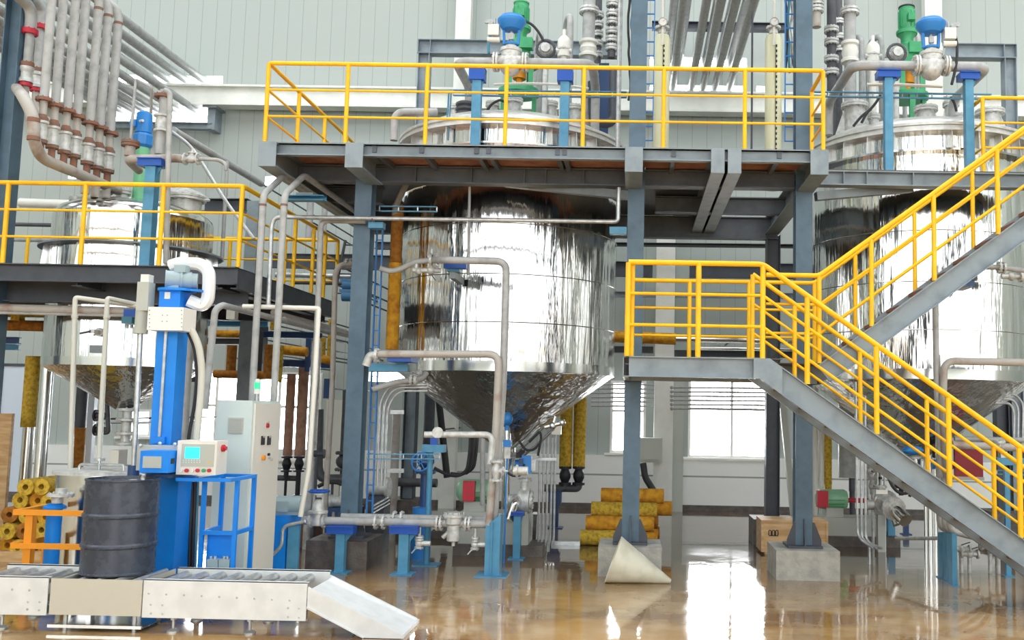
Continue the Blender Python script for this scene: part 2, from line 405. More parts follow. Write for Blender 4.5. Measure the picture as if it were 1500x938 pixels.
# ================================================================ UPPER PLATFORM
DU = 10.27; DB = 13.9
XL, XR = at(381.7, 200.5, DU).x, at(1211.7, 215.8, DU).x
TX = at(747, 400, 13.4).x; TX2 = at(1342, 400, 13.4).x; TY = 13.4; TR = 1.53
p = thing('upper_platform', 'grey steel platform in front of the middle tank, highest deck', 'platform', (0.5*(XL+XR), 12, Z2-.25))
def ring_cut(mb, x0, x1, y0, y1, cx, cy, r, z, t, n=10):   # deck strip beside a round hole, x0..circle edge
    ys = [y0+(y1-y0)*i/n for i in range(n+1)]
    for ya, yb in zip(ys, ys[1:]):
        pts = []
        for yy in (ya, yb):
            q = math.sqrt(max(r*r-(yy-cy)**2, 0)); pts.append(q)
        if x0 < cx: mb.slab([(x0, ya, z-t), (min(x1, cx-pts[0]) if pts[0] else x1, ya, z-t), (min(x1, cx-pts[1]) if pts[1] else x1, yb, z-t), (x0, yb, z-t)], (0, 0, t))
        else: mb.slab([(x1, ya, z-t), (max(x0, cx+pts[0]) if pts[0] else x0, ya, z-t), (max(x0, cx+pts[1]) if pts[1] else x0, yb, z-t), (x1, yb, z-t)], (0, 0, t))
    return mb
HR = TR+.035
mb = MB().box(XL, XR, DU+.012, DC-.005, Z2-.012, Z2).box(XL, XR, DC+CB+.005, 11.7, Z2-.012, Z2)
xs = [XL, colx[1]-.105, colx[1]+.105, colx[2]-.105, colx[2]+.105, XR]
for k in (0, 2, 4): mb.box(xs[k], xs[k+1], DC-.005, DC+CB+.005, Z2-.012, Z2)
part('deck_plate', mb, 'primer_red', p)
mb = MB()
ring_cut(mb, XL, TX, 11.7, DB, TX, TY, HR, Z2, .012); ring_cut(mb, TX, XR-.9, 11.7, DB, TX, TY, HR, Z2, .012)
part('deck_plate', mb, 'steel_dark', p)  # dark colour put in for the shade under this part of the deck
part('fascia', MB().chan((XL, DU+.04, Z2-.072), (XR, DU+.04, Z2-.072), .08, .144, .012, -1), 'steel_grey', p)
for px in (393, 520, 929, 1051.5, 1076, 1200):
    x = at(px, 215, DU).x; L = DB if px != 520 and px != 929 else DC+.0
    y0 = DU-.012
    m = MB().hsec((x, y0, Z2-.145), (x, L, Z2-.145), .15 if 1000 < px < 1100 else .2, .27, .014)
    m.box(x-(.075 if 1000 < px < 1100 else .1), x+(.075 if 1000 < px < 1100 else .1), y0-.012, y0, Z2-.285, Z2-.002)
    part('beam', m, 'steel_grey', p)
def xbeam(y, z0, z1, x0, x1, name, mt, par, stiff=()):
    m = MB().hsec((x0, y, (z0+z1)/2), (x1, y, (z0+z1)/2), .16, z1-z0, .014)
    for x in stiff: m.box(x-.005, x+.005, y-.08, y-.006, z0+.014, z1-.014)
    return part(name, m, mt, par)
zc = at(760, 269, DC).z
XLb = at(420, 268, DC).x
xbeam(DC+.1, zc, Z2-.03, colx[0]+.101, colx[1]-.101, 'cross_beam', 'steel_shaded', p, [at(x, 250, DC).x for x in (608, 690, 768, 799, 855)])
xbeam(DC+.1, zc, Z2-.03, XLb, colx[0]-.101, 'cross_beam', 'steel_shaded', p)
xbeam(DC+.1, zc, Z2-.03, colx[1]+.101, colx[2]-.101, 'cross_beam', 'steel_shaded', p)
xbeam(DB, Z2-.36, Z2-.03, XL, XR, 'cross_beam', 'steel_shaded', p)
xbeam(12.6, Z2-.25, Z2-.03, at(960, 300, 12.6).x, XR, 'cross_beam', 'steel_shaded', p)
xbeam(12.3, Z2-.25, Z2-.03, XL, at(560, 300, 12.3).x, 'cross_beam', 'steel_shaded', p)
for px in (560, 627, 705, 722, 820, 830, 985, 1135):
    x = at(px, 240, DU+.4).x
    part('joist', MB().bar((x, DU+.05, Z2-.05), (x, DC, Z2-.05), .05, .075), 'steel_shaded', p)
# knee braces below the platform
def brace(a, b, Da, Db, label):
    solo('knee_brace', MB().bar(at(*a, Da), at(*b, Db), .1, .1), 'steel_grey', label, 'brace')
brace((930, 288), (740, 268), 11.28, 11.28+.2, 'grey angle brace running from the landing column up to the beam over the middle tank')
# right tank's own platform edge
p = thing('tank_platform', 'grey beam and deck edge across the front of the right tank', 'platform', (TX2, DC+.1, Z2-.3))
zc2 = at(1350, 272, DC).z
xbeam(DC+.1, zc2, Z2-.005, colx[2]+.101, at(1640, 265, DC).x, 'beam', 'steel_grey', p, [at(x, 260, DC).x for x in (1237, 1271, 1339)])
part('deck_plate', MB().box(XR+.02, at(1640, 265, DC).x, DC+.02, 11.72, Z2-.004, Z2+.008), 'grating', p)
brace((1195, 288), (1335, 276), 11.28, 11.5, 'grey angle brace beside the right tank below its platform')
# ================================================================ GUARDRAILS
RH = .93
def guard(name, label, cat, pts, posts, r=.024, rb=.014, h=RH, nb=2, zoff=None, group=None, ends=True):
    """pts: polyline of the floor-level rail line; posts: list of (base point); bars follow the polyline."""
    pts = [Vector(q) for q in pts]; up = Vector((0, 0, 1))
    t = thing(name, label, cat, pts[0], group)
    part('handrail', MB().tube([q+up*h for q in pts], r, .05), 'yellow', t)
    for k in range(1, nb+1):
        part('mid_rail', MB().tube([q+up*(h*k/(nb+1)) for q in pts], rb, .03, 8), 'yellow', t)
    for q in posts:
        b, dz = (q if isinstance(q, tuple) else (q, 0)); b = Vector(b)
        part('post', MB().cyl(b+up*dz, b+up*(h-.005), r, n=12), 'yellow', t)
    return t
y = DU+.05
a = Vector((at(388, 201, y).x, y, Z2)); b = Vector((at(1206, 214, y).x, y, Z2)); a2 = Vector((a.x, DB-.2, Z2))
posts = [Vector((at(px, 205, y).x, y, Z2)) for px in (505.5, 622.5, 739.5, 853.5, 971.5, 1090.8)]
guard('guardrail', 'yellow guardrail with two mid rails round the front and side of the upper platform', 'railing', [a2, a, b, (b.x, y+.68, Z2)],
      posts+[a, b]+[Vector((a.x, y+d, Z2)) for d in (.98, 1.95, 2.9)]+[Vector((b.x, y+.68, Z2))])
# right tank platform rail
y = DC+.05
a = Vector((at(1441, 246, y).x, y, Z2))
guard('guardrail', 'yellow guardrail at the right edge of the photo above the tank platform beam', 'railing', [(a.x, y+.55, Z2), a, a+Vector((1.4, 0, 0))], [a, a+Vector((1.4, 0, 0)), a+Vector((0, .55, 0))])
# ================================================================ LANDING AND STAIRS
DL = 9.15; DF1 = 9.93; DF2 = 9.87; DF = 10.5
xl0 = at(917, 522, DL).x; xl1 = at(1128, 523.5, DL).x
sl1 = math.tan(math.radians(35.0))
xr = at(1213, 530, DF2).x
land = thing('stair_landing', 'grey steel stair landing halfway up to the platform', 'landing', ((xl0+xl1)/2, 9.8, Z1-.2))
part('deck_plate', MB().box(xl0, xl1+.12, DL+.01, DF1, Z1-.008, Z1).box(xl0, xr+.1, DF1+.001, DF, Z1-.008, Z1), 'grating', land)
part('edge_beam', MB().chan((xl0+.03, DL+.03, Z1-.1), (xl1, DL+.03, Z1-.1), .06, .2, .01, -1), 'steel_grey', land)
part('edge_beam', MB().chan((xl0+.03, DF, Z1-.1), (xr, DF, Z1-.1), .06, .2, .01, 1), 'steel_grey', land)
part('edge_beam', MB().chan((xl0+.0, DL+.07, Z1-.1), (xl0+.0, DF-.03, Z1-.1), .06, .2, .01, -1), 'steel_grey', land)
part('edge_beam', MB().chan((xl1+.1, DF1+.02, Z1-.1), (xl1+.1, DF-.03, Z1-.1), .06, .2, .01, 1), 'steel_grey', land)
for yy in (10.6, ): part('bracket', MB().box(colx[1]-.1, colx[1]+.1, DF+.03, DC, Z1-.2, Z1-.02), 'steel_dark', land)
part('bracket', MB().box(colx[2]-.1, colx[2]+.1, DF+.03, DC, Z1-.2, Z1-.02), 'steel_dark', land)
def flight(label, x0, z0, x1, z1, ya, yb, nt, extra):
    t = thing('stair_flight', label, 'stairs', ((x0+x1)/2, (ya+yb)/2, min(z0, z1)))
    d = Vector((x1-x0, 0, z1-z0)).normalized(); nrm = Vector((-d.z, 0, d.x)); nrm = nrm if nrm.z > 0 else -nrm
    for yy, sd in ((ya, 1), (yb, -1)):
        A, B = Vector((x0, yy, z0))-nrm*.11, Vector((x1, yy, z1))-nrm*.11
        s = 1 if d.x*sd > 0 else -1
        part('stringer', MB().chan(A, B, .06, .22, .01, -1 if sd > 0 else 1), 'steel_grey', t)
    for i in range(1, nt):
        f = i/nt; x = x0+(x1-x0)*f; z = z0+(z1-z0)*f
        part('tread', MB().box(x-.13, x+.13, ya+.04, yb-.04, z-.12, z-.085), 'rust', t)
    return t
run = Z1/.70
flight('lower flight of grey stairs going down from the landing to the floor', xl1, Z1, xl1+run, 0.02, DL+.03, DF1-.06, 13, None)
run2 = (Z2-Z1)/.745
flight('upper flight of grey stairs with rusty treads rising in front of the right tank', xr-.1, Z1-.02, xr-.1+run2, Z2-.02, DF2+.03, DF-.03, 13, None)
zj = Z1-.2; dj = .22/math.cos(math.radians(35))
part('knee_plate', MB().slab([(xl1-.16, DL-.008, Z1-.001), (xl1, DL-.008, Z1-.001), (xl1+.12, DL-.008, Z1-.085), (xl1+.12, DL-.008, Z1-.085-.266), (xl1-.1, DL-.008, Z1-.199), (xl1-.16, DL-.008, Z1-.199)], (0, .008, 0)), 'steel_grey', land)
# landing rails
y = DL+.03; zl = Z1
def xz(px, py, D): return at(px, py, D)
a = Vector((at(918.5, 515, y).x, y, zl)); b = Vector((at(1117, 520, y).x, y, zl)); c = Vector((at(1022.3, 515, y).x, y, zl))
e = Vector((at(1500+150, 900, y).x, y, 0)); e.z = zl-(e.x-b.x)*.70
ph = [Vector((at(px, py, y).x, y, 0)) for px, py in ((1182.5, 500), (1284, 570), (1390, 640), (1494, 710), (1600, 780))]
pp = []
for q in ph: q.z = zl-(q.x-b.x)*.70-.012; pp.append(q)
guard('stair_guardrail', 'yellow guardrail along the open front of the landing and lower stair flight', 'railing', [a, b, e], [a, c, b]+[(q, .075) for q in pp], .027, .016)
y = DF1-.06
b2 = Vector((at(1102, 500, y).x, y, zl)); e2 = Vector((e.x, y, zl-(e.x-b2.x)*.70))
ps = [Vector((at(px, py, y).x, y, 0)) for px, py in ((1164, 500), (1260, 560), (1358, 630), (1456, 700), (1550, 760))]
for q in ps: q.z = zl-(q.x-b2.x)*.70-.012
guard('stair_guardrail', 'yellow inner guardrail of the lower stair flight, tank side', 'railing', [b2, e2], [b2]+ps, .024, .015)
y = DF-.02
a = Vector((xl0+.05, y, zl)); c1 = Vector((at(1009.5, 500, y).x, y, zl)); c2 = Vector((at(1097, 500, y).x, y, zl)); d = Vector((at(1193, 500, y).x, y, zl))
up = Vector((d.x+2.6/.745, y, zl+2.6))
ps = [Vector((at(px, py, y).x, y, 0)) for px, py in ((1253, 430), (1340, 370), (1425, 310), (1510, 240))]
for q in ps: q.z = zl+(q.x-d.x)*.745-.012
guard('stair_guardrail', 'yellow guardrail along the back of the landing and upper stair flight', 'railing', [a, d, up], [a, c1, c2, d]+ps, .024, .015)
y = DF2+.03
d0 = Vector((at(1122, 500, y).x, y, zl)); d = Vector((at(1200, 500, y).x, y, zl)); up = Vector((d.x+2.6/.745, y, zl+2.6))
ps = [Vector((at(px, py, y).x, y, 0)) for px, py in ((1276.5, 400), (1368, 340), (1461, 270), (1555, 200))]
for q in ps: q.z = zl+(q.x-d.x)*.745-.012
guard('stair_guardrail', 'yellow near guardrail of the upper stair flight', 'railing', [d0, d, up], [d]+ps, .026, .015)
y = DL+.12
guard('stair_guardrail', 'yellow short guardrail closing the left end of the landing', 'railing', [(xl0+.05, DL+.12, zl), (xl0+.05, DF-.14, zl)], [Vector((xl0+.05, DL+.12, zl)), Vector((xl0+.05, DF-.14, zl))], .024, .015)
# ================================================================ TANKS
def tank(x, y, r, zb, zt, zap, label, apx=0):
    t = thing('stainless_tank', label, 'tank', (x, y, zap))
    c = Vector((x, y, 0)); n = 72
    part('shell', MB().lathe([(r, zb), (r, zt-.34)], c, n=n, cap0=False, cap1=False), 'cladding', t)
    part('cone', MB().lathe([(.1, zap), (r*.98, zb-.012), (r, zb)], c+Vector((apx, 0, 0)), n=n, cap1=False), 'cladding', t, 'dark reflecting conical bottom')
    part('bottom_band', MB().lathe([(r+.004, zb), (r+.006, zb+.13)], c, n=n, cap0=False, cap1=False), 'stainless', t)
    for z in (zb+.62, zb+1.24, zb+1.9): part('seam', MB().lathe([(r+.002, z), (r+.007, z+.006), (r+.002, z+.012)], c, n=n, cap0=False, cap1=False), 'stainless', t)
    part('upper_shell', MB().lathe([(r-.03, zt-.34), (r-.03, zt-.1)], c, n=n, cap0=False, cap1=False), 'cladding_fine', t)
    part('lower_flange', MB().lathe([(r-.05, zt-.37), (r+.1, zt-.37), (r+.1, zt-.345), (r-.05, zt-.345)], c, n=n, cap0=False, cap1=False), 'stainless', t)
    part('rim_flange', MB().lathe([(r-.05, zt-.11), (r+.1, zt-.11), (r+.1, zt-.075), (r+.07, zt-.07), (r+.07, zt-.04), (r+.1, zt-.035), (r+.1, zt), (r-.05, zt)], c, n=n, cap0=False, cap1=False), 'rim_steel', t)
    for i in range(28):
        a = 2*PI*i/28; d = Vector((math.cos(a), math.sin(a), 0)); q = c+d*(r-.03); s = Vector((-d.y, d.x, 0))*.006
        part('gusset', MB().slab([q-s+Vector((0, 0, zt-.345)), q-s+d*.125+Vector((0, 0, zt-.345)), q-s+d*.1+Vector((0, 0, zt-.11)), q-s+Vector((0, 0, zt-.11))], s*2), 'rim_steel', t)
    k = 9; prof = [((r-.05)*math.cos(PI/2*i/k*.98), zt+.55*math.sin(PI/2*i/k)*.62) for i in range(k+1)]
    part('dome', MB().lathe(prof, c, n=n, cap0=False), 'rim_steel', t)
    return t
zb = at(747, 544, TY-TR).z; zt = at(747, 168, TY-TR-.1).z
TZT = zt
zap = at(747, 660, TY).z
tank1 = tank(TX, TY, TR, zb, zt, zap, 'large shiny stainless tank with cone bottom in the middle')
tank2 = tank(TX2, TY, TR, zb, zt, zap, 'large shiny stainless tank behind the yellow stairs on the right')
# ================================================================ LEFT PLATFORM AND TANK
DLF = 10.37; ZLF = at(170, 388, DLF).z
XLR = at(345, 392, DLF).x
p = thing('left_platform', 'dark grey steel platform round the smaller tank', 'platform', (XLR-2.5, 12, ZLF-.4))
LTX, LTY, LTR = at(192, 430, 11.9).x, 11.9, .93
mb = MB().box(XLR-6, XLR, DLF+.01, LTY-LTR-.06, ZLF-.01, ZLF)
ring_cut(mb, XLR-6, LTX, LTY-LTR-.06, LTY+LTR+.1, LTX, LTY, LTR+.08, ZLF, .01); ring_cut(mb, LTX, XLR, LTY-LTR-.06, LTY+LTR+.1, LTX, LTY, LTR+.08, ZLF, .01)
mb.box(XLR-6, XLR, LTY+LTR+.1, 13.9, ZLF-.01, ZLF)
part('deck_plate', mb, 'steel_dark', p)
part('fascia', MB().chan((XLR-6, DLF+.04, ZLF-.1), (XLR, DLF+.04, ZLF-.1), .08, .2, .012, -1), 'steel_dark', p)
part('side_beam', MB().chan((XLR-.04, DLF+.08, ZLF-.12), (XLR-.04, 13.9, ZLF-.12), .08, .24, .012, 1), 'steel_dark', p)
part('cross_beam', MB().hsec((XLR-6, 10.95, ZLF-.2), (XLR-.08, 10.95, ZLF-.2), .16, .36, .014), 'steel_dark', p)
part('cross_beam', MB().hsec((XLR-6, 13.7, ZLF-.17), (XLR-.08, 13.7, ZLF-.17), .16, .3, .014), 'steel_dark', p)
for px in (128, 330): 
    x = at(px, 420, DLF+.3).x
    part('joist', MB().hsec((x, DLF+.09, ZLF-.13), (x, 13.6, ZLF-.13), .12, .22, .012), 'steel_dark', p)
y = DLF+.04
a = Vector((at(-140, 380, y).x, y, ZLF)); b = Vector((at(349, 388, y).x, y, ZLF)); c = Vector((b.x, 13.86, ZLF)); d = Vector((a.x, 13.86, ZLF))
ps = [Vector((at(px, 380, y).x, y, ZLF)) for px in (4, 118, 233)]+[b, c]+[Vector((b.x, yy, ZLF)) for yy in (12.1, 12.8, 13.3)]+[Vector((at(px, 365, 13.86).x, 13.86, ZLF)) for px in (418, 337, 255, 40)]
guard('guardrail', 'yellow guardrail round the lower left platform', 'railing', [a, b, c, d], ps, .026, .014)
ztl = at(195, 304, LTY-LTR).z
t = thing('stainless_tank', 'smaller shiny stainless tank on the left platform', 'tank', (LTX, LTY, 1.9))
c = Vector((LTX, LTY, 0)); n = 64
zbl = at(150, 535, LTY-LTR).z
zled = at(195, 352, LTY-LTR-.06).z
zap = at(187, 600, LTY).z
part('shell', MB().lathe([(LTR, zbl), (LTR, ztl)], c, n=n, cap0=False, cap1=False), 'cladding_fine', t)
part('cone', MB().lathe([(.09, zap), (LTR, zbl)], c, n=n, cap1=False), 'cladding_fine', t)
part('support_ring', MB().lathe([(LTR-.02, zled-.02), (LTR+.13, zled-.02), (LTR+.13, zled), (LTR-.02, zled)], c, n=n, cap0=False, cap1=False), 'steel_grey', t)
for i in range(10):
    a = 2*PI*(i+.3)/10; d = Vector((math.cos(a), math.sin(a), 0)); q = c+d*(LTR-.01); s = Vector((-d.y, d.x, 0))*.008
    part('support_lug', MB().slab([q-s+Vector((0, 0, ZLF+.01)), q-s+d*.14+Vector((0, 0, ZLF+.01)), q-s+d*.1+Vector((0, 0, zled-.02)), q-s+Vector((0, 0, zled-.02))], s*2), 'stainless', t)
prof = [(LTR*math.cos(PI/2*i/8*.98), ztl+.26*math.sin(PI/2*i/8)) for i in range(9)]
part('dome', MB().lathe(prof, c, n=n, cap0=False), 'stainless', t)
part('bottom_band', MB().lathe([(LTR+.003, zbl), (LTR+.005, zbl+.1)], c, n=n, cap0=False, cap1=False), 'stainless', t)
part('name_plate', MB().slab([at(131, 506, LTY-LTR-.03), at(149, 506, LTY-LTR-.03), at(149, 517, LTY-LTR-.03), at(131, 517, LTY-LTR-.03)], (0, .02, 0)), 'steel_grey', t)
# ================================================================ HELPERS FOR PIPES AND VALVES
Vz = Vector((0, 0, 1)); Vx = Vector((1, 0, 0)); Vy = Vector((0, 1, 0))
def P(p): return p.copy() if isinstance(p, Vector) else at(*p)
def atx(px, py, x):
    d = AX*((px-CX)/FPX)+AY*((py-CY)/FPX)+AZ
    return Vector((0, 0, EYE))+d*(x/d.x)
def pipe(name, label, pts, r, mt, cat='pipe', group=None, flanges=(), bend=None, n=12, fm=None, fr=1.9, welds=()):
    """r in metres; flanges: (point, direction) pairs, each its own part."""
    pts = [P(p) for p in pts]
    if not flanges and not welds: return solo(name, MB().tube(pts, r, bend, n), mt, label, cat, group)
    t = thing(name, label, cat, min(pts, key=lambda q: q.z), group)
    part('tube', MB().tube(pts, r, bend, n), mt, t)
    for c, d in flanges: part('flange', MB().flange(P(c), d, r*fr, r*.55), fm or mt, t)
    for c, d in welds:
        c = P(c); d = Vector(d).normalized(); part('weld_band', MB().cyl(c-d*r*.35, c+d*r*.35, r*1.03, n=n), 'rust', t)
    return t
def disc_valve(name, label, c, d, r, L, mt='castings', wheel=None, wm='blue_valve', wd=None, cat='valve', group=None):
    """gate valve: two flanges, bulged body, bonnet and handwheel."""
    c = P(c); d = Vector(d).normalized(); wd = Vector(wd or Vz).normalized()
    t = thing(name, label, cat, c, group)
    part('body', MB().lathe([(r*.75, -L/2), (r*.8, -L*.3), (r*1.25, -L*.1), (r*1.25, L*.1), (r*.8, L*.3), (r*.75, L/2)], c, d), mt, t)
    for s in (-1, 1): part('flange', MB().flange(c+d*s*L*.47, d, r*1.8, L*.09), mt, t)
    part('bonnet', MB().lathe([(r*.9, r*.6), (r*.7, r*1.6), (r*1.2, r*1.65), (r*1.2, r*1.95), (r*.35, r*2.0), (r*.25, r*3.3)], c, wd), mt, t)
    if wheel:
        o = c+wd*r*3.3; m = MB(); x, y, _ = m.frame(o, o+wd)
        pts = [o+x*wheel*math.cos(2*PI*i/16)+y*wheel*math.sin(2*PI*i/16) for i in range(17)]
        m.tube(pts, wheel*.11, 0, 8)
        for i in range(4): a = PI/2*i; m.cyl(o, o+(x*math.cos(a)+y*math.sin(a))*wheel, wheel*.07, n=6)
        m.cyl(o-wd*.02, o+wd*.02, wheel*.2, n=8); part('handwheel', m, wm, t)
    return t
def ladder_tray(name, label, p, q, w, mt, side, group=None, step=.18):
    p, q = P(p), P(q); d = (q-p).normalized(); s = Vector(side).normalized()
    t = thing(name, label, 'cable tray', p if p.z < q.z else q, group)
    for k in (-1, 1): part('side_rail', MB().bar(p+s*k*w/2, q+s*k*w/2, .012, .045, s.cross(d)), mt, t)
    n = max(2, int((q-p).length/step))
    for i in range(n+1): c = p+(q-p)*(i/n); part('rung', MB().bar(c-s*w/2, c+s*w/2, .014, .014), 'galv' if mt != 'blue_valve' else 'blue_valve', t)
    return t
# ================================================================ DRUM CONVEYOR (foreground)
DF_ = 7.8; DBk = 8.38
CT = at(250, 850, DF_).z; CBt = at(250, 906, DF_).z
def bolts(mb, pts, D, r=.011):
    for px, py in pts:
        c = at(px, py, D); mb.ball(c+Vector((0, .002, 0)), r, (1, .7, 1), 8)
    return mb
def conveyor(label, pxa, pxb, bpts, feet, back=None):
    x0, x1 = at(pxa, 880, DF_).x, at(pxb, 880, DF_).x
    t = thing('roller_conveyor', label, 'conveyor', ((x0+x1)/2, 8.1, 0))
    part('side_panel', MB().box(x0, x1, DF_, DF_+.008, CBt, CT).box(x0, x1, DF_, DF_+.05, CT-.006, CT).box(x0, x1, DF_+.008, DF_+.05, CBt, CBt+.006), 'aluminium', t, 'front side panel')
    part('side_panel', MB().box(x0, x1, DBk-.008, DBk, CBt, CT).box(x0, x1, DBk-.008, DBk+.03, CT-.008, CT), 'aluminium', t, 'rear side panel')
    xx = x0+.09
    while xx < x1-.06:
        part('roller', MB().cyl((xx, DF_+.01, CT-.06), (xx, DBk-.01, CT-.06), .038, n=16), 'galv', t); xx += .155
    part('under_frame', MB().box(x0+.02, x1-.02, DF_+.06, DF_+.1, CBt+.01, CBt+.07).box(x0+.02, x1-.02, DBk-.1, DBk-.06, CBt+.01, CBt+.07), 'steel_grey', t)
    part('bolt_set', bolts(MB(), bpts, DF_), 'galv', t)
    for fx in feet:
        x = at(fx, 915, DF_+.08).x
        for y in (DF_+.08, DBk-.08):
            part('foot', MB().cyl((x, y, .012), (x, y, CBt+.02), .012, n=8).lathe([(.05, 0), (.05, .012), (.02, .03)], (x, y, 0), n=12).cyl((x, y, CBt-.03), (x, y, CBt-.015), .025, n=6), 'galv', t)
    return t
conveyor('grey roller conveyor section at the left edge of the photo', -60, 69, [(18, 864), (43, 865), (41, 882), (58, 882), (40, 893), (57, 894)], (3,))
conveyor('grey roller conveyor section to the right of the drum, ramp end', 209, 449,
         [(218+i*25.8, 869.5+i*1.3) for i in range(9)]+[(221, 886), (238, 886.5), (221, 899), (238, 899.5), (422, 891), (438, 891.5), (422, 904), (438, 905)], (254, 366))
x0, x1 = at(73, 880, DF_-.01).x, at(207, 880, DF_-.01).x
t = thing('weighing_platform', 'beige weighing platform box under the drum between the two conveyors', 'scale', ((x0+x1)/2, 8.1, 0))
zt_ = at(140, 849, DF_-.01).z; zb_ = at(140, 902, DF_-.01).z
part('cover_box', MB().box(x0, x1, DF_-.012, DF_+.0, zb_, zt_).box(x0, x1, DF_, DBk-.02, zt_-.05, zt_-.045).box(x0, x0+.006, DF_, DBk-.03, zb_, zt_).box(x1-.006, x1, DF_, DBk-.03, zb_, zt_).box(x0, x1, DBk-.03, DBk-.02, zb_, zt_-.04), 'beige_steel', t)
part('base_pan', MB().box(x0-.02, x1+.0, DF_+.01, DF_+.03, .03, .055).box(x0-.02, x1+.0, DF_+.03, DBk-.05, .03, .036), 'stainless', t)
for xx in (x0+.1, x1-.08):
    for yy in (DF_+.06, DBk-.12): part('foot', MB().cyl((xx, yy, 0), (xx, yy, zb_+.05), .018, n=10), 'galv', t)
for i in range(5): xx = x0+.08+(x1-x0-.16)*i/4; part('roller', MB().cyl((xx, DF_+.02, zt_-.02), (xx, DBk-.04, zt_-.02), .024, n=14), 'galv', t)
# drum
dc = at(174.5, 800, 8.12); dz0 = zt_+.005; dz1 = at(180, 705, 8.12-.29).z; R = .287; H = dz1-dz0
t = thing('steel_drum', 'dark blue-grey steel drum standing on the conveyor', 'drum', (dc.x, 8.12, dz0))
za, zb2 = at(175, 759, 7.83).z, at(172, 804, 7.83).z
rib = lambda z: [(R, z-.022), (R+.012, z-.008), (R+.012, z+.008), (R, z+.022)]
part('shell', MB().lathe([(R-.01, dz0), (R+.004, dz0+.004), (R+.004, dz0+.018), (R, dz0+.022)]+rib(zb2)+rib(za)+[(R, dz1-.02), (R+.006, dz1-.014), (R+.006, dz1), (R-.012, dz1), (R-.014, dz1-.02), (.001, dz1-.02)], (dc.x, 8.12, 0), n=56, cap1=False), 'drum_paint', t)
part('bung', MB().cyl((dc.x+.12, 8.05, dz1-.02), (dc.x+.12, 8.05, dz1-.004), .035), 'galv', t)
# ramp
xa = at(449.5, 880, DF_).x+.004; fr = at(588, 922, DF_); bk = at(607, 898, DBk)
zA = at(450, 866, DF_).z; xe = fr.x
t = thing('conveyor_ramp', 'grey metal ramp sloping from the conveyor end to the floor', 'ramp', ((xa+xe)/2, 8.1, 0))
zE = .03
part('plate', MB().slab([(xa, DF_+.02, zA), (xe, DF_+.02, zE), (xe, DBk-.02, zE), (xa, DBk-.02, zA)], (0, 0, -.008)), 'aluminium', t)
z2 = at(450, 889, DF_).z; xm = at(533, 923, DF_).x
for y, lb in ((DF_, 'front'), (DBk-.02, 'rear')):
    part('side_plate', MB().slab([(xa, y, zA+.03), (xe, y, zE+.012), (xe, y, .004), (xm, y, .006), (xa, y, z2)], (0, .02, 0)), 'aluminium', t)
part('flange_strip', MB().slab([(xa, DF_-.012, z2), (xa, DF_-.012, z2-.015), (xm, DF_-.012, .002), (xm, DF_-.012, .012)], (0, .03, 0)), 'aluminium', t)
part('end_lip', MB().box(xe-.004, xe+.015, DF_+.005, DBk-.005, .002, zE+.006), 'aluminium', t)
# ================================================================ FILLING MACHINE
t = thing('filling_machine', 'tall bright blue drum filling machine behind the drum', 'filling machine', (at(245, 800, 8.9).x, 8.9, 0))
D0 = 8.8
def bx(pa, pb, ya, yb, D, depth): # front-face pixel box
    a, b = at(pa, (ya+yb)/2, D), at(pb, (ya+yb)/2, D); m = (pa+pb)/2
    return MB().box(a.x, b.x, D, D+depth, at(m, yb, D).z, at(m, ya, D).z)
xa, xb = at(216, 760, 8.72).x, at(258, 760, 8.72).x
zt1 = at(240, 697, 8.72).z
part('base_housing', MB().box(xa, xb, 8.72, 9.0, 0, zt1).slab([(xb+.0, 8.68, 0), (xb, 8.68, .14), (xb-.12, 8.72, .14), (xb-.12, 8.72, 0)], (0, .02, 0)), 'blue_machine', t)
xc0, xc1 = at(225, 560, D0).x, at(256, 560, D0).x; ztop = at(250, 426, D0).z
part('lifting_column', MB().box(xc0, xc1, D0, D0+.2, zt1+.001, ztop), 'blue_machine', t)
xm = at(239.5, 560, D0).x
part('guide_rail', MB().box(xm-.012, xm+.012, D0-.018, D0, at(240, 642, D0).z, at(240, 482, D0).z), 'galv', t)
part('guide_bracket', MB().box(xm-.06, xm+.06, D0-.03, D0, at(240, 645, D0).z-.03, at(240, 640, D0).z), 'blue_machine', t)
part('top_plate', MB().cyl((xm+.04, D0+.07, ztop), (xm+.04, D0+.07, ztop+.022), .17, n=24).box(xm+.05, xm+.28, D0-.0, D0+.1, ztop, ztop+.02), 'blue_machine', t)
wb = part('carriage_cover', bx(216, 268, 450, 484, 8.62, .26), 'white_paint', t)
m = MB()
for py in (455, 461, 467, 473, 479): bolts(m, [(219, py), (266, py)], 8.62, .007)
bolts(m, [(238, 462), (245, 462), (237.5, 471), (244.5, 471)], 8.62, .007)
part('cover_bolt', m, 'steel_grey', wb)
mz = ztop+.022
mot = part('lift_motor', MB().cyl((xm-.05, D0+.03, mz+.09), (xm+.15, D0+.12, mz+.09), .085, n=20).cyl((xm+.15, D0+.12, mz+.09), (xm+.2, D0+.14, mz+.09), .075, n=20).cyl((xm-.06, D0+.025, mz+.09), (xm-.05, D0+.03, mz+.09), .09, n=20).cyl((xm+.06, D0+.075, mz+.09), (xm+.075, D0+.083, mz+.09), .094, n=20).box(xm-.04, xm+.08, D0, D0+.12, mz, mz+.03), 'motor_grey', t)
part('terminal_box', MB().box(xm+.02, xm+.13, D0+.02, D0+.12, mz+.16, mz+.23), 'motor_grey', mot)
part('socket_plate', bx(241, 249, 428, 438, D0-.012, .012), 'offwhite', t)
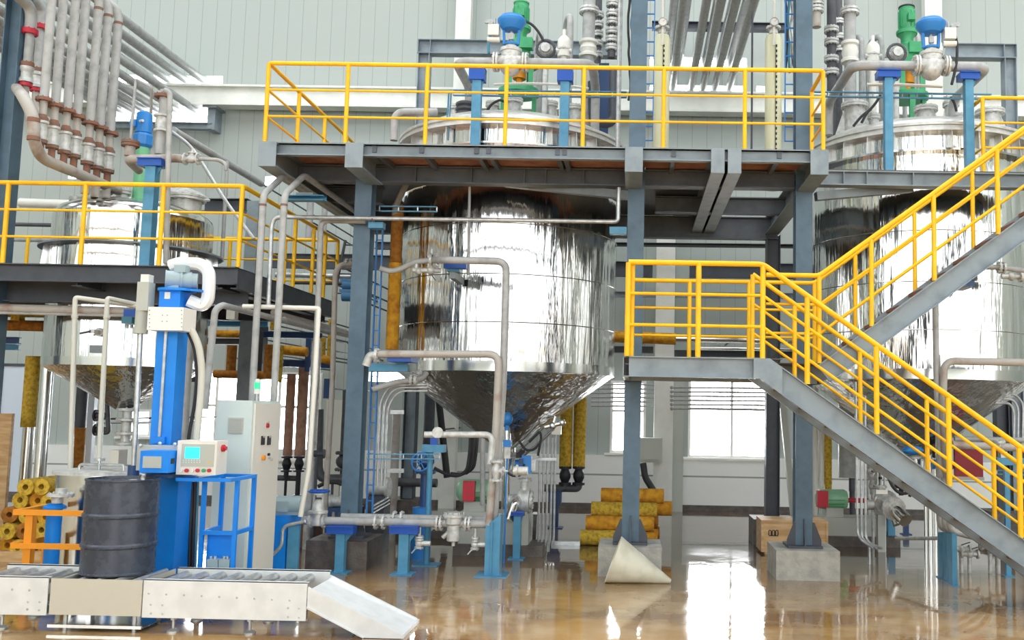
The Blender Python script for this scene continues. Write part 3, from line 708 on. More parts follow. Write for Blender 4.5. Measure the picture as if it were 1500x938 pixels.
# actuator at left of the column
ax0 = at(208.5, 430, 8.8)
act = part('actuator', bx(200, 217, 413, 455, 8.72, .12), 'panel_grey', t)
part('actuator_cap', bx(206, 218, 402, 413, 8.74, .09), 'offwhite', act)
a = at(208, 455, 8.78); b = at(205.5, 489, 8.78); c = at(196, 682, 8.78)
part('actuator_sleeve', MB().cyl(a, b, .055, n=18).cyl(b+Vz*.06, b, .066, n=18), 'panel_grey', act)
part('piston_rod', MB().cyl(b, c, .024, n=12), 'galv', act)
part('rod_socket', MB().cyl(c, c-Vz*.1, .05, n=16), 'navy', act)
# filling head
hb = part('head_box', bx(205, 247, 661, 693, 8.3, .22), 'blue_machine', t)
part('head_window', bx(209, 236, 669, 686, 8.288, .012), 'panel_grey', hb)
part('latch', bx(247, 251, 672, 680, 8.34, .06), 'black', hb)
part('head_plate', bx(200, 259, 653, 690, 8.52, .1), 'panel_grey', t)
m = MB(); bolts(m, [(205, 653), (234, 650), (256, 651)], 8.5, .018); part('head_bolt', m, 'galv', t)
hx = at(222, 694, 8.4)
part('head_arm', MB().box(hx.x-.1, hx.x+.18, 8.4, D0, hx.z-.04, hx.z-.002), 'navy', t)
part('nozzle', MB().cyl((hx.x-.03, 8.32, hx.z-.0), (hx.x-.03, 8.32, hx.z-.07), .03, n=12), 'stainless', t)
# wrapped pipe and cables
pts = [(250, 390, 8.95), (262, 386, 8.95), (294, 387, 8.95), (306, 397, 8.95), (306, 420, 8.95), (304, 440, 8.95), (296, 449, 8.95), (276, 440, 8.9)]
solo('wrapped_pipe', MB().tube([P(q) for q in pts], .062, .1, 9), 'plastic_film', 'pipe loop wrapped in white plastic film beside the filler motor', 'pipe')
cb = [(280, 482, 8.8), (291, 505, 8.82), (296, 540, 8.85), (294, 580, 8.85), (288, 640, 8.85), (284, 700, 8.86)]
solo('corrugated_hose', MB().tube([P(q) for q in cb], .032, .5, 12), 'cream_pipe', 'thick pale hose hanging from the white carriage box', 'hose')
cb = [(274, 484, 8.88), (285, 508, 8.9), (289, 545, 8.92), (286, 590, 8.94), (276, 640, 8.95), (272, 695, 8.95)]
solo('corrugated_hose', MB().tube([P(q) for q in cb], .016, .5, 10), 'rubber', 'thin dark hose hanging beside the pale hose', 'hose')
# control box with screen
y = 8.42
t = thing('operator_console', 'pale control box with turquoise screen on the blue stand', 'control panel', at(288, 697, y))
part('housing', bx(259, 317, 646, 696, y, .22), 'offwhite', t)
fp = part('front_panel', bx(265.5, 313.5, 651, 684, y-.006, .006), 'panel_grey', t)
part('display', bx(271, 292, 655.5, 672, y-.011, .005), 'screen', fp)
m = MB()
for i in range(7):
    for py in (674.5, 677.5): bolts(m, [(268.5+i*4, py)], y-.006, .006)
part('key_set', m, 'offwhite', fp)
part('status_lamp', bolts(MB(), [(306.5, 677.5)], y-.006, .01), 'yellow', fp)
for px, mt in ((266, 'offwhite'), (274, 'red'), (282, 'offwhite'), (290, 'red'), (299, 'motor_green'), (307, 'red')):
    c = at(px, 689.5, y); part('push_button', MB().cyl(c, c-Vy*.018, .017, n=14), mt, t)
xs = at(317, 670, y).x
c = Vector((xs, y+.11, at(322, 657, y+.1).z)); part('emergency_stop', MB().cyl(c, c+Vx*.02, .032, n=14).cyl(c+Vx*.02, c+Vx*.04, .018, n=14), 'red', t)
# blue stand
t = thing('machine_stand', 'blue square-tube stand in front of the pale cabinet', 'stand', (at(325, 830, 8.7).x, 8.75, 0))
xa, xb, xl = at(297, 760, 8.62).x, at(345, 760, 8.62).x, at(259, 700, 8.45).x
zt2 = at(300, 700, 8.5).z; zs = at(320, 781, 8.62).z; w = .035
for x in (xa, xb):
    for y in (8.62, 9.0): part('leg', MB().box(x-w/2, x+w/2, y-w/2, y+w/2, 0, zt2-.03), 'blue_machine', t)
part('top_rail', MB().box(xl, xb+w/2, 8.43, 8.47, zt2-.03, zt2).box(xb-w/2, xb+w/2, 8.47, 9.02, zt2-.03, zt2).box(xa-w/2, xb-w/2, 8.98, 9.02, zt2-.03, zt2).box(xl, xl+.04, 8.47, 8.74, zt2-.03, zt2).box(xa-w/2, xa+w/2, 8.47, 8.98, zt2-.03, zt2).box(xl+.05, xa-.03, 8.47, 8.66, zt2-.006, zt2), 'blue_machine', t)
part('mid_rail', MB().box(xa+w/2, xb-w/2, 8.605, 8.635, zs-.018, zs+.018).box(xb-.015, xb+.015, 8.64, 8.98, zs-.018, zs+.018).box(xa-.015, xa+.015, 8.64, 8.98, zs-.018, zs+.018), 'blue_machine', t)
part('lower_panel', MB().box(xa+w/2, xb-w/2, 8.7, 8.71, .02, zs-.018), 'blue_machine', t)
t = thing('filter_regulator', 'small pale grey air filter block on the blue stand panel', 'air filter', at(320, 832, 8.6))
part('block', bx(303, 319, 820, 833, 8.6, .09), 'motor_grey', t); part('block', bx(320, 336, 820, 833, 8.6, .09), 'motor_grey', t)
for px in (309, 315, 328, 333): c = at(px, 820, 8.63); part('fitting', MB().cyl(c, c+Vz*.03, .012, n=8), 'galv', t)
# cables between column and stand
for i, (px, mt) in enumerate(((280, 'rubber'), (285, 'rubber'), (289, 'teal'))):
    solo('cable', MB().tube([P((px+1, 706, 9.0)), P((px, 740, 9.0+.02*i)), P((px-2, 790, 9.0)), P((px-3, 845, 9.02))], .018-.003*i, .2, 8), mt,
         ('black cable bundle nearest the blue machine base', 'black cable in the middle between machine base and stand', 'teal cable nearest the blue stand leg')[i], 'cable')
# electric cabinet
CX0, CX1 = at(312, 700, 9.3).x, at(364, 700, 9.3).x; CZ = at(340, 586.5, 9.3).z
t = thing('electrical_cabinet', 'tall pale electrical cabinet behind the blue stand', 'cabinet', ((CX0+CX1)/2, 9.65, 0))
part('body', MB().box(CX0, CX1, 9.3, 10.02, .06, CZ).box(CX0+.02, CX1-.02, 9.32, 10.0, 0, .06), 'cabinet_shaded', t)
dr = part('door', MB().box(CX1+.002, CX1+.022, 9.33, 10.0, .1, CZ-.03), 'offwhite', t)
v = MB().box(at(335, 620, 9.3).x, at(357, 620, 9.3).x, 9.288, 9.3, at(346, 636, 9.3).z, at(346, 612, 9.3).z)
vz0, vz1 = at(346, 635, 9.288).z, at(346, 613, 9.288).z
for i in range(7): zz = vz0+(vz1-vz0)*(i+.5)/7; v.box(at(337, 620, 9.288).x, at(355, 620, 9.288).x, 9.28, 9.288, zz-.005, zz+.005)
part('vent_grille', v, 'panel_grey', t)
def side_btn(px, py, r, mt, name, L=.02):
    c = atx(px, py, CX1+.022); part(name, MB().cyl(c, c+Vx*L, r, n=12), mt, dr)
side_btn(391, 624, .022, 'red', 'lamp'); side_btn(391, 619, .012, 'panel_grey', 'lamp')
for px in (384.5, 393.5):
    c = atx(px, 645.5, CX1+.022); part('meter', MB().box(c.x, c.x+.01, c.y-.04, c.y+.04, c.z-.045, c.z+.045), 'black', dr); side_btn(px, 640, .012, 'panel_grey', 'lamp')
side_btn(384, 671, .025, 'orange', 'selector_switch', .03); side_btn(392.5, 666, .014, 'black', 'key_switch'); side_btn(393, 671, .012, 'panel_grey', 'push_button'); side_btn(396.5, 673.5, .012, 'panel_grey', 'push_button')
c = atx(370.5, 722, CX1+.022); part('door_handle', MB().box(c.x, c.x+.012, c.y-.03, c.y+.03, c.z-.17, c.z+.13).box(c.x+.012, c.x+.022, c.y-.012, c.y+.012, c.z-.12, c.z+.02), 'black', dr)
lp = at(376, 586, 9.7)
t = thing('stack_light', 'green and white signal lamp on top of the cabinet', 'signal lamp', (lp.x, 9.7, CZ))
part('pole', MB().cyl((lp.x, 9.7, CZ), (lp.x, 9.7, CZ+.07), .012, n=8), 'galv', t)
part('lamp', MB().cyl((lp.x, 9.7, CZ+.07), (lp.x, 9.7, CZ+.12), .03, n=14), 'offwhite', t)
part('lamp', MB().cyl((lp.x, 9.7, CZ+.12), (lp.x, 9.7, CZ+.19), .03, n=14), 'lamp_green', t, 'green lamp')
part('cap', MB().lathe([(.031, 0), (.031, .02), (.012, .035)], (lp.x, 9.7, CZ+.19), n=14), 'offwhite', t)
# hydraulic pump unit right of the cabinet
t = thing('pump_unit', 'blue pump unit with grey motor right of the cabinet', 'pump', (at(418, 800, 10.4).x, 10.4, 0))
xa, xb = at(395, 800, 10.3).x, at(437, 800, 10.3).x; zk = at(415, 757, 10.3).z
part('tank_body', MB().box(xa, xb-.14, 10.3, 10.75, .04, zk), 'blue_machine', t)
part('support_leg', MB().box(xb-.12, xb+.0, 10.3, 10.34, 0, zk-.1).box(xa, xa+.05, 10.31, 10.35, 0, .04), 'blue_post', t)
a, b = at(398, 740, 10.5), at(443, 740, 10.5)
part('motor', MB().cyl(a, b, .1, n=20).cyl(b, b+Vx*.02, .085, n=20).box(a.x, b.x, 10.43, 10.57, zk, a.z-.05), 'motor_grey', t)
part('terminal_box', MB().box(a.x+.1, a.x+.22, 10.38, 10.42, a.z-.06, a.z+.05), 'motor_grey', t)
pipe('valve_pipe', 'small galvanised pipe bend hooked on the blue pump unit', [(447, 764, 10.2), (420, 770, 10.2), (414, 776, 10.2), (413, 800, 10.2), (400, 813, 10.2)], .018, 'galv')
# yellow barrier
yb = 8.75
t = thing('barrier', 'short yellow barrier rail left of the drum', 'barrier', at(40, 830, yb))
xp = at(40, 790, yb).x; xl, xr_ = at(22, 748, yb).x, at(128, 755, yb).x
part('post', MB().box(xp-.035, xp+.035, yb, yb+.07, 0, at(43, 748, yb).z), 'orange', t)
for py in (751, 800): z = at(60, py, yb).z; part('rail', MB().box(xl, xr_, yb-.03, yb, z-.025, z+.025).box(xl, xl+.05, yb, yb+.5, z-.025, z+.025), 'orange', t)
part('post', MB().box(xl, xl+.06, yb+.44, yb+.5, 0, at(60, 800, yb).z-.025), 'orange', t)
# stainless buffer vessel and blue filter beside it
vc = at(150, 760, 9.75); vz = at(150, 694, 9.3).z
t = thing('stainless_vessel', 'upright stainless vessel behind the drum with a flat flanged lid', 'vessel', (vc.x, 9.75, 0))
part('shell', MB().lathe([(.44, .05), (.44, vz-.03)], (vc.x, 9.75, 0), n=40), 'stainless', t)
part('lid', MB().lathe([(.48, vz-.028), (.48, vz), (.2, vz+.03), (.001, vz+.035)], (vc.x, 9.75, 0), n=40, cap1=False), 'castings', t)
hv = at(145, 690, 9.5)
part('lid_handle', MB().tube([hv-Vx*.2, hv+Vz*.06-Vx*.2, hv+Vz*.06+Vx*.25, hv+Vx*.25], .015, .05, 8).cyl(hv, hv+Vz*.12, .015, n=8).cyl(hv+Vz*.1, hv+Vz*.125, .05, n=12), 'galv', t)
part('foot', MB().box(vc.x-.35, vc.x+.35, 9.5, 10.0, 0, .05), 'steel_dark', t)
fc = at(77, 790, 9.05)
t = thing('blue_filter', 'blue round-topped filter post behind the yellow barrier', 'filter', (fc.x, 9.05, 0))
fz = at(79, 742, 9.05).z
part('body', MB().lathe([(.068, 0), (.068, fz-.02), (.1, fz-.02), (.1, fz), (.05, fz+.03)], (fc.x, 9.05, 0), n=24), 'blue_machine', t)
part('valve_head', MB().cyl((fc.x+.02, 9.05, fz+.03), (fc.x+.02, 9.05, fz+.09), .05).flange((fc.x+.05, 9.05, fz+.11), Vz, .12, .025, 8).cyl((fc.x+.05, 9.05, fz+.12), (fc.x+.05, 9.05, fz+.17), .05), 'castings', t)
# insulation rolls stacked at the left
RP = [(37, 714), (58, 714), (24, 734), (48, 735), (71, 736), (11, 755), (34, 757), (59, 759), (10, 779), (32, 779), (56, 778), (3, 801), (26, 803), (50, 804), (-14, 778), (-10, 757)]
for i, (px, py) in enumerate(RP):
    if px < -5: continue
    c = at(px, py, 11.0); R_ = .096
    t = thing('insulation_roll', '', 'insulation tube', c, 'insulation tubes stacked behind the yellow barrier')
    row = min(range(5), key=lambda k: abs((715, 735, 757, 779, 803)[k]-py)); inrow = sorted(q[0] for q in RP if abs(q[1]-py) < 6 and q[0] > -5)
    k = inrow.index(px)
    t['label'] = 'yellow pipe insulation tube, %s from the left in the %s row of the stack' % (('first', 'second', 'third')[k], ('top', 'second', 'middle', 'fourth', 'bottom')[row])
    L = Vector((.15*((i*37) % 5-2)*.1, 1, 0)).normalized(); c = c+L*.03*((i*53) % 4)
    mt = ('wool_yellow', 'wool_orange', 'wool_yellow', 'wool_brown')[(i*7) % 4] if i not in (0, 1) else 'wool_yellow'
    m = MB(); x, y, d = m.frame(c, c+L)
    a = m.ring(c, x, y, .034, 16); b = m.ring(c, x, y, R_, 16); e = m.ring(c+L*1.0, x, y, R_, 16); f = m.ring(c+L*1.0, x, y, .034, 16)
    m.rings([a, b, e, f, a], False, False)
    part('tube', m, mt, t); part('bore', MB().cyl(c+L*.3, c+L*.32, .033, n=16), 'wool_dark', t)
solo('timber_rail', MB().box(at(-40, 820, 11).x, at(78, 820, 11).x, 10.95, 12.0, 0, .12), 'wood', 'low timber bed under the stacked insulation tubes', 'timber')
x0, x1 = at(-30, 700, 12.6).x, at(14, 650, 12.6).x
solo('plywood_board', MB().box(x0, x1, 12.6, 12.66, 0, at(5, 606, 12.6).z), 'wood', 'tan plywood board upright at the left edge of the photo', 'board')
# ================================================================ LEFT PIPE RACK
c = at(24, 60, 10.9)
t = thing('steel_column', 'pale blue steel column at the left edge of the photo', 'column', (c.x, 10.9, 0))
part('shaft', MB().hsec((c.x, 10.9, 0), (c.x, 10.9, 9), .2, .2, .014, (1, 0, 0)), 'column_blue', t)
RX = -6.6
def rackD(px): return -RX*1375/(920-px)
risers = [  # px at flange, y flange, y valve top, y valve bottom
 (64.5, 146, 181, 205), (81, 155, 189, 213), (98.5, 163, 197, 221), (113, 171.5, 204, 227), (132, 181, 214, 237), (146.5, 188, 221, 244), (161.5, 196, 228, 249)]
ordn = ['first', 'second', 'third', 'fourth', 'fifth', 'sixth', 'seventh']
zF = []
hdrD = []
for i, (px, yf, yv, yw) in enumerate(risers):
    D = rackD(px); f = atx(px, yf, RX); y = f.y; x = RX
    zf = f.z; zv = at(px, yv, y).z; zw = at(px, yw, y).z; r = 6.2*y/FPX
    t = thing('riser_pipe', '%s grey riser pipe with rusty flange, counted from the left column' % ordn[i], 'pipe', (x, y, zw-.2), 'riser pipes in the left rack')
    if i < 4: pts = [(x, y, zf), (x, y, 8.6)]
    else: pts = [(x, y, zf), (x, y, 6.83), (x-2.0, y-1.5, 7.25)]
    part('tube', MB().tube(pts, r, .16, 14), 'pipe_grey', t)
    part('flange', MB().flange((x, y, zf), Vz, r*1.85, .035), 'rust', t, 'rusty flange')
    part('spool', MB().cyl((x, y, zv+.03), (x, y, zf-.018), r*.85, n=14), 'pipe_dirty', t)
    part('flange', MB().flange((x, y, zv+.045), Vz, r*1.35, .03, 6).cyl((x, y, zv+.06), (x, y, zv+.1), r*1.2, r*.9), 'rust', t, 'rusty flange')
    v = part('check_valve', MB().lathe([(r*1.5, zv), (r*1.5, zv+.025), (r*1.15, zv-.01)][:2][::-1]+[(r*1.15, zv-.01), (r*1.2, (zv+zw)/2), (r*1.15, zw+.03), (r*1.5, zw+.025), (r*1.5, zw)], (x, y, 0), n=16), 'castings', t, 'grey check valve')
    if i >= 4: part('weld_band', MB().cyl((x, y, 6.6), (x, y, 6.635), r*1.03), 'rust', t)
    part('flange', MB().flange((x, y, zw-.02), Vz, r*1.45, .035, 6), 'rust', t, 'rusty flange')
    hz = zw-.2; part('stub', MB().cyl((x, y, hz), (x, y, zw-.03), r*.8), 'rust', t)
    hdrD.append((x, y, hz))
a, b = Vector(hdrD[0]), Vector(hdrD[-1]); dd = (b-a).normalized()
s = a-dd*.12
pipe('header_pipe', 'bent grey header pipe joining the bottoms of the rack risers', [(22, 126, 11.3), (33, 140, s.y-.1), (49, 170, s.y-.12), (49, 206, s.y-.1), s+dd*.15, b+dd*.25], .062, 'pipe_dirty', bend=.2,
     welds=[(at(49, 176, s.y-.12), Vz), (at(49, 203, s.y-.1), Vz)])
for i, (px, yr, yo, lab) in enumerate(((44, 47, 95, 'stout grey pipe with red flange just right of the left column'), (60, 40, 103, 'second stout grey pipe with red flange behind the first rack riser'))):
    D = (10.9, 12.2)[i]; y = D; o = at(px, yr, D); x = o.x; r = 8.5*D/FPX if i == 0 else 8*D/FPX
    t = thing('riser_pipe', lab, 'pipe', (x, y, at(px, 130, D).z))
    zt_ = at(px, 12, D).z
    part('tube', MB().tube([(x, y, o.z), (x, y, zt_), (x-.0, y-.9, zt_+.12)], r, .3, 16), 'pipe_grey', t)
    part('flange', MB().flange(o, Vz, r*1.35, .06), 'red', t, 'red flange')
    zo = at(px-3, yo, D).z
    part('spool', MB().cyl((x, y, zo), (x, y, o.z-.03), r*.75), 'pipe_grey', t)
    part('flange', MB().flange((x, y, zo), Vz, r*1.1, .05), 'rust', t, 'rusty flange')
    zl_ = at(px-4, yo+26, D).z
    part('check_valve', MB().lathe([(r*1.15, zo-.03), (r*1.15, zo-.07), (r*.95, zo-.09), (r*.95, zl_+.06), (r*1.15, zl_+.04), (r*1.15, zl_)], (x, y, 0), n=16), 'castings', t, 'grey check valve')
    part('flange', MB().flange((x, y, zl_-.03), Vz, r*1.05, .04), 'red', t, 'red flange')
    part('stub', MB().tube([(x, y, zl_-.04), (x, y, zl_-.3), (x+.25, y+.1, zl_-.5)], r*.6, .12), 'pipe_dirty', t)
# background bundle running to the far wall
def bundle(name, py, pxs, grp, row, y0, r):
    for i, px in enumerate(pxs):
        e = at(px, py, DW-.02)
        solo(name, MB().cyl((e.x, y0, e.z), (e.x, DW+.3, e.z), r, n=12), 'pipe_grey', '%s pipe from the left, %s' % (ordn[i], row), 'pipe', grp)
bundle('overhead_pipe', 117, (224, 247, 271, 297), 'overhead pipes to the left wall slots', 'top layer of the overhead bundle at left', 9.0, .078)
bundle('overhead_pipe', 164, (165, 182, 200, 216, 237, 262, 290), 'overhead pipes to the left wall slots', 'lower layer of the overhead bundle at left', 9.0, .072)
bundle('overhead_pipe', 91, (979, 995, 1019, 1033, 1052, 1069), 'overhead pipes to the middle wall slots', 'upper layer of dark overhead pipes above the highest deck', 9.5, .075)
bundle('overhead_pipe', 132, (985, 1012, 1029, 1046, 1067), 'overhead pipes to the middle wall slots', 'lower layer of dark overhead pipes above the highest deck', 10.2, .07)
b0, b1 = at(955, 38, 16.8), at(1150, 41, 16.8)
solo('pipe_support_beam', MB().hsec(b0, b1, .15, .14, .012), 'steel_dark', 'dark beam carrying the overhead pipes above the highest deck', 'beam')
b0, b1 = at(150, 184, DW-.25), at(312, 186, DW-.25)
solo('pipe_support_beam', MB().hsec(b0, b1, .15, .12, .012), 'steel_grey', 'grey beam under the left pipe bundle at the far wall', 'beam')
# ---------------------------------------------------------------- small tank top
dz = ztl+.2
t = thing('agitator', 'blue gear motor on a green stool above the smaller tank', 'agitator', (LTX+.02, LTY, dz))
ax_ = at(210, 200, LTY).x; y = LTY
def Z(py, D=LTY, px=210): return at(px, py, D).z
part('motor', MB().lathe([(.055, Z(164)), (.09, Z(167)), (.1, Z(175)), (.1, Z(195)), (.085, Z(196))][::-1], (ax_, y, 0), n=20), 'blue_valve', t)
part('gearbox', MB().lathe([(.09, Z(217)), (.12, Z(213)), (.125, Z(200)), (.1, Z(196))], (ax_, y, 0), n=8), 'blue_valve', t)
part('terminal_box', MB().box(ax_-.14, ax_-.06, y-.1, y+.02, Z(188), Z(178)), 'blue_valve', t)
part('cable_gland', MB().cyl((ax_, y-.1, Z(181)), (ax_+.05, y-.13, Z(181)), .018, n=8), 'offwhite', t)
part('stool', MB().cyl((ax_, y, dz-.05), (ax_, y, Z(217)), .085, n=18).flange((ax_, y, dz+.06), Vz, .17, .03), 'motor_pale2', t, 'green stool')
def nozzle(name, label, px, pyt, pyb, D, r, mt='castings', cover=False, cat='nozzle'):
    a, b = at(px, pyb, D), at(px, pyt, D); a = Vector((b.x, D, a.z))
    t = thing(name, label, cat, a); part('neck', MB().cyl(a, b, r, n=22), mt, t)
    part('flange', MB().flange(b, Vz, r*1.28, .03, 12), mt, t); part('flange', MB().flange(b+Vz*.035, Vz, r*1.28, .028, 12), mt, t)
    return t
nozzle('tank_nozzle', 'grey flanged nozzle at left on top of the smaller tank', 148, 281, 306, 11.75, .11)
nozzle('tank_nozzle', 'small grey flanged nozzle in the middle of the smaller tank lid', 180, 283, 306, 11.75, .075)
nozzle('tank_nozzle', 'wide grey manhole nozzle at right on top of the smaller tank', 273, 293, 318, 11.95, .19)
mh = at(277, 282, 12.0)
solo('manhole_cover', MB().lathe([(.26, 0), (.26, .02), (.12, .08), (.001, .1)], mh-Vz*.045, (.3, -.2, 1), n=28, cap1=False), 'castings', 'domed lid tilted open on the manhole of the smaller tank', 'lid')
solo('tank_nozzle', MB().flange(at(113, 292, 11.8), Vz, .09, .05, 8).cyl(at(113, 308, 11.8), at(113, 292, 11.8), .06), 'castings', 'small flange at the far left on the smaller tank lid', 'nozzle')
# last riser enters the tank lid
e = Vector(hdrD[-1])
for k, px in ((4, 137), (5, 150), (6, 163)):
    h = Vector(hdrD[k]); solo('drop_pipe', MB().cyl((h.x, h.y, ztl+.15), (h.x, h.y, h.z-.03), .05), 'pipe_dirty', '%s of the three rusty drops under the rack header, into the smaller tank' % {4: 'leftmost', 5: 'middle', 6: 'rightmost'}[k], 'pipe')
# blue post in front of the smaller tank
def post_support(label, px, pt, pb, D, w, tw=.26, th=.09, hd=None, base=0, zb=None, mt='blue_post', top='blue_dark'):
    a = at(px, pt, D); x = a.x; zb = (at(px, pb, D).z if zb is None else zb); 
    t = thing('pipe_support', label, 'pipe support', (x, D, zb))
    part('post', MB().box(x-w/2, x+w/2, D, D+w, zb+base, a.z-th), mt, t)
    part('saddle', MB().box(x-tw/2, x+tw/2, D-.03, D+w+.03, a.z-th, a.z-.012).box(x-tw/2, x+tw/2, D-.05, D+w+.05, a.z-.012, a.z), top, t)
    if base:
        part('base_plate', MB().box(x-w*1.1, x+w*1.1, D-w*.6, D+w*1.6, zb, zb+base), mt, t)
    part('stiffener', MB().slab([(x+w/2, D+w*.4, a.z-th), (x+tw*.42, D+w*.4, a.z-th), (x+w/2, D+w*.4, a.z-th-.1)], (0, .01, 0)), mt, t)
    return t
post_support('blue post with dark blue saddle in front of the smaller tank', 221, 232, 390, 10.62, .12, .28, .09, zb=ZLF+.002)
# cross pipe over that post, with valve to the right
y = 10.7
pipe('cross_pipe', 'grey pipe with tapered end lying across the blue post', [(204, 250, y+.35), (186, 233, y), (262, 232, y), (272, 233.5, y)], .05, 'pipe_dirty', bend=.1)
disc_valve('check_valve', 'small white flanged valve on the thin line right of the blue motor', (281, 233, y), Vx, .04, .16)
t = pipe('thin_pipe', 'thin grey pipe joining small white valve and long sloping pipe', [(291, 233, y), (320, 234, y), (331, 240, y), (331, 250, y)], .022, 'pipe_grey')
f = at(191, 213, y+.1)
t = thing('flanged_neck', 'rusty flanged neck standing on the cross pipe', 'pipe fitting', f-Vz*.12)
part('neck', MB().cyl(f-Vz*.13, f, .06), 'pipe_dirty', t); part('flange', MB().flange(f, Vz, .1, .03).flange(f+Vz*.035, Vz, .1, .03), 'rust', t)
pipe('thin_pipe', 'thin grey loop rising beside the blue motor', [(191, 208, y+.1), (199, 116, y+.1), (222, 128, y+.1), (221, 166, y+.3)], .016, 'pipe_grey', bend=.02)
y2 = 10.72
vpt = at(238, 141, y2)
t = thing('riser_pipe', 'grey riser with red flange and white valve right of the blue motor', 'pipe', at(234, 226, y2))
part('tube', MB().tube([P((241, 132, y2)), P((239, 170, y2))], .05), 'pipe_grey', t); part('tube', MB().tube([P((235, 192, y2)), P((233, 226, y2))], .05), 'pipe_grey', t)
part('flange', MB().flange(vpt, Vz, .09, .035), 'rust', t, 'rusty flange')
a, b = at(237, 168, y2), at(236, 193, y2)
part('check_valve', MB().lathe([(.085, 0), (.085, .02), (.06, .03), (.07, .1), (.06, .17), (.085, .18), (.085, .2)], b, a-b, n=16), 'castings', t)
pipe('tall_pipe', 'tall thin grey pipe in front of the smaller tank, right of the blue post', [(241, 132, 10.55), (249, 136, 10.55), (247, 220, 10.55), (243, 386, 10.55)], .03, 'pipe_grey', bend=.04)
# sloping pipe running back over the left platform
s0 = at(253, 191, 12.2); e0 = Vector((s0.x, 15.2, s0.z))
pipe('long_pipe', 'long grey pipe running back above the right side of the left platform', [s0, e0], .055, 'pipe_grey')
solo('conduit', MB().tube([P((252, 193, 12.1)), P((278, 212, 12.1)), P((300, 245, 12.1)), P((330, 295, 12.1)), P((372, 350, 12.1))], .022, .3, 10), 'galv', 'thin bent conduit dropping across the left platform railing', 'conduit')
pipe('drop_pipe', 'thin vertical pipe standing behind the left platform railing corner', [(333, 236, 12.6), (325, 384, 12.6)], .025, 'pipe_grey')
solo('tray_frame', MB().hsec(at(300, 302, 14.2), at(366, 302, 14.2), .2, .2, .012), 'steel_dark', 'dark beam stub behind the corner of the left platform railing', 'beam')
c = at(372, 330, 14.2); solo('steel_column', MB().hsec((c.x, 14.2, 0), (c.x, 14.2, at(372, 296, 14.2).z), .18, .18, .012, (0, 1, 0)), 'steel_grey', 'grey steel post behind the two pipes right of the left platform', 'column')
# pipes coming down between left platform and first column
for (xt, yt, xe, ye, xb, yb, lab) in ((416, 257, 386, 285, 368, 600, 'left'), (446, 257, 417, 285, 399, 600, 'right')):
    D = 10.15; e = at(xe, ye, D); 
    T = Vector((e.x, D, e.z)); far = at(xt, yt, 10.75); far = Vector((far.x, 10.75, far.z))
    pipe('drop_pipe', 'grey drop pipe with sloped top, %s one of the pair right of the left platform' % lab, [far+Vector((.0, 2.2, 0)), far, T, Vector((e.x, D, 1.3))], .037, 'pipe_grey', bend=.09, welds=[(T-Vz*.12, Vz)])
br = at(446, 291, 10.75)
t = thing('pipe_bracket', 'blue angle bracket carrying the two sloped drop pipes', 'bracket', br)
part('arm', MB().chan(at(420, 291, 10.7), at(476, 291, 10.7), .12, .06, .008, -1), 'blue_post', t)
a = at(447, 280, 10.7); part('strap', MB().box(a.x-.1, a.x+.1, 10.68, 10.8, a.z-.05, a.z-.02), 'steel_grey', t)
# long cross pipe in front of the columns
y = 10.9
pipe('long_pipe', 'long thin bright pipe crossing in front of the first column and middle tank', [(393, 447, y), (398, 330, y), (402, 320, y), (412, 318, y), (905, 325, y), (906.5, 275, y)], .026, 'galv', bend=.05,
     welds=[(at(546, 321, y), Vx)])
pipe('long_pipe', 'grey pipe with top elbow dropping left of the first column', [(536, 324, 11.02), (470, 323, 11.02), (467, 420, 11.02), (461, 545, 11.02), (450, 762, 11.02)], .034, 'pipe_grey', bend=.1)
solo('pipe_clip', MB().box(at(541, 330, 11).x, at(562, 330, 11).x, 10.96, 11.09, at(550, 335, 11).z, at(550, 326, 11).z), 'blue_post', 'blue pipe clip on the first column under the long bright pipe', 'bracket')
solo('pipe_clip', MB().box(at(893, 338, 11).x, at(918, 338, 11).x, 10.97, 11.09, at(905, 343, 11).z, at(905, 333, 11).z), 'blue_post', 'blue pipe clip beside the column at the right end of the long bright pipe', 'bracket')
pipe('white_pipe', 'white painted pipe with square elbows right of the machine cabinet', [(356, 449, 10.2), (467, 452, 10.2), (461, 560, 10.2), (452, 690, 10.2), (440, 757, 10.2)], .026, 'offwhite', bend=.02)
pipe('bent_pipe', 'grey bent pipe behind the cabinet turning back at the top', [(300, 600, 10.0), (315, 455, 10.0), (325, 447, 10.05), (482, 487, 13.0)], .036, 'pipe_grey', bend=.06)
pipe('thin_pipe', 'dark grey pipe with flanged elbow beside the first column', [(520, 386, 11.9), (498, 388, 11.7), (491, 400, 11.7), (487, 560, 11.7), (476, 755, 11.7)], .033, 'pipe_dirty', bend=.08,
     flanges=[((508, 386, 11.8), Vx), ((514, 386, 11.86), Vx)])
# pipes before the smaller tank's lower half
y = 10.0
for xa, ya, xb, yb, xe, ye, lab in ((110, 436, 103, 690, 205, 449, 'left'), (157, 437, 145, 676, 200, 446, 'right')):
    pipe('sample_pipe', 'pale thin pipe with square top elbow before the smaller tank, %s one' % lab, [(xb, yb, y), (xa, ya+6, y), (xa+1, ya, y), (xe, ye, y+.35)], .026, 'cream_pipe', bend=.02,
         flanges=[(at(xa-.5, ya+28, y), Vz)], fr=1.35)
pipe('long_pipe', 'thick grey horizontal pipe under the left platform in front of the smaller tank', [(-40, 450, 10.75), (200, 457, 10.75)], .05, 'pipe_dirty')
pipe('thin_pipe', 'thin grey pipe just below the thick one under the left platform', [(-40, 457.5, 10.72), (200, 463, 10.72)], .018, 'pipe_grey')
a = at(193, 468, 10.75)
t = thing('pipe_support', 'small blue bracket with dark blue saddle behind the filler actuator', 'pipe support', a)
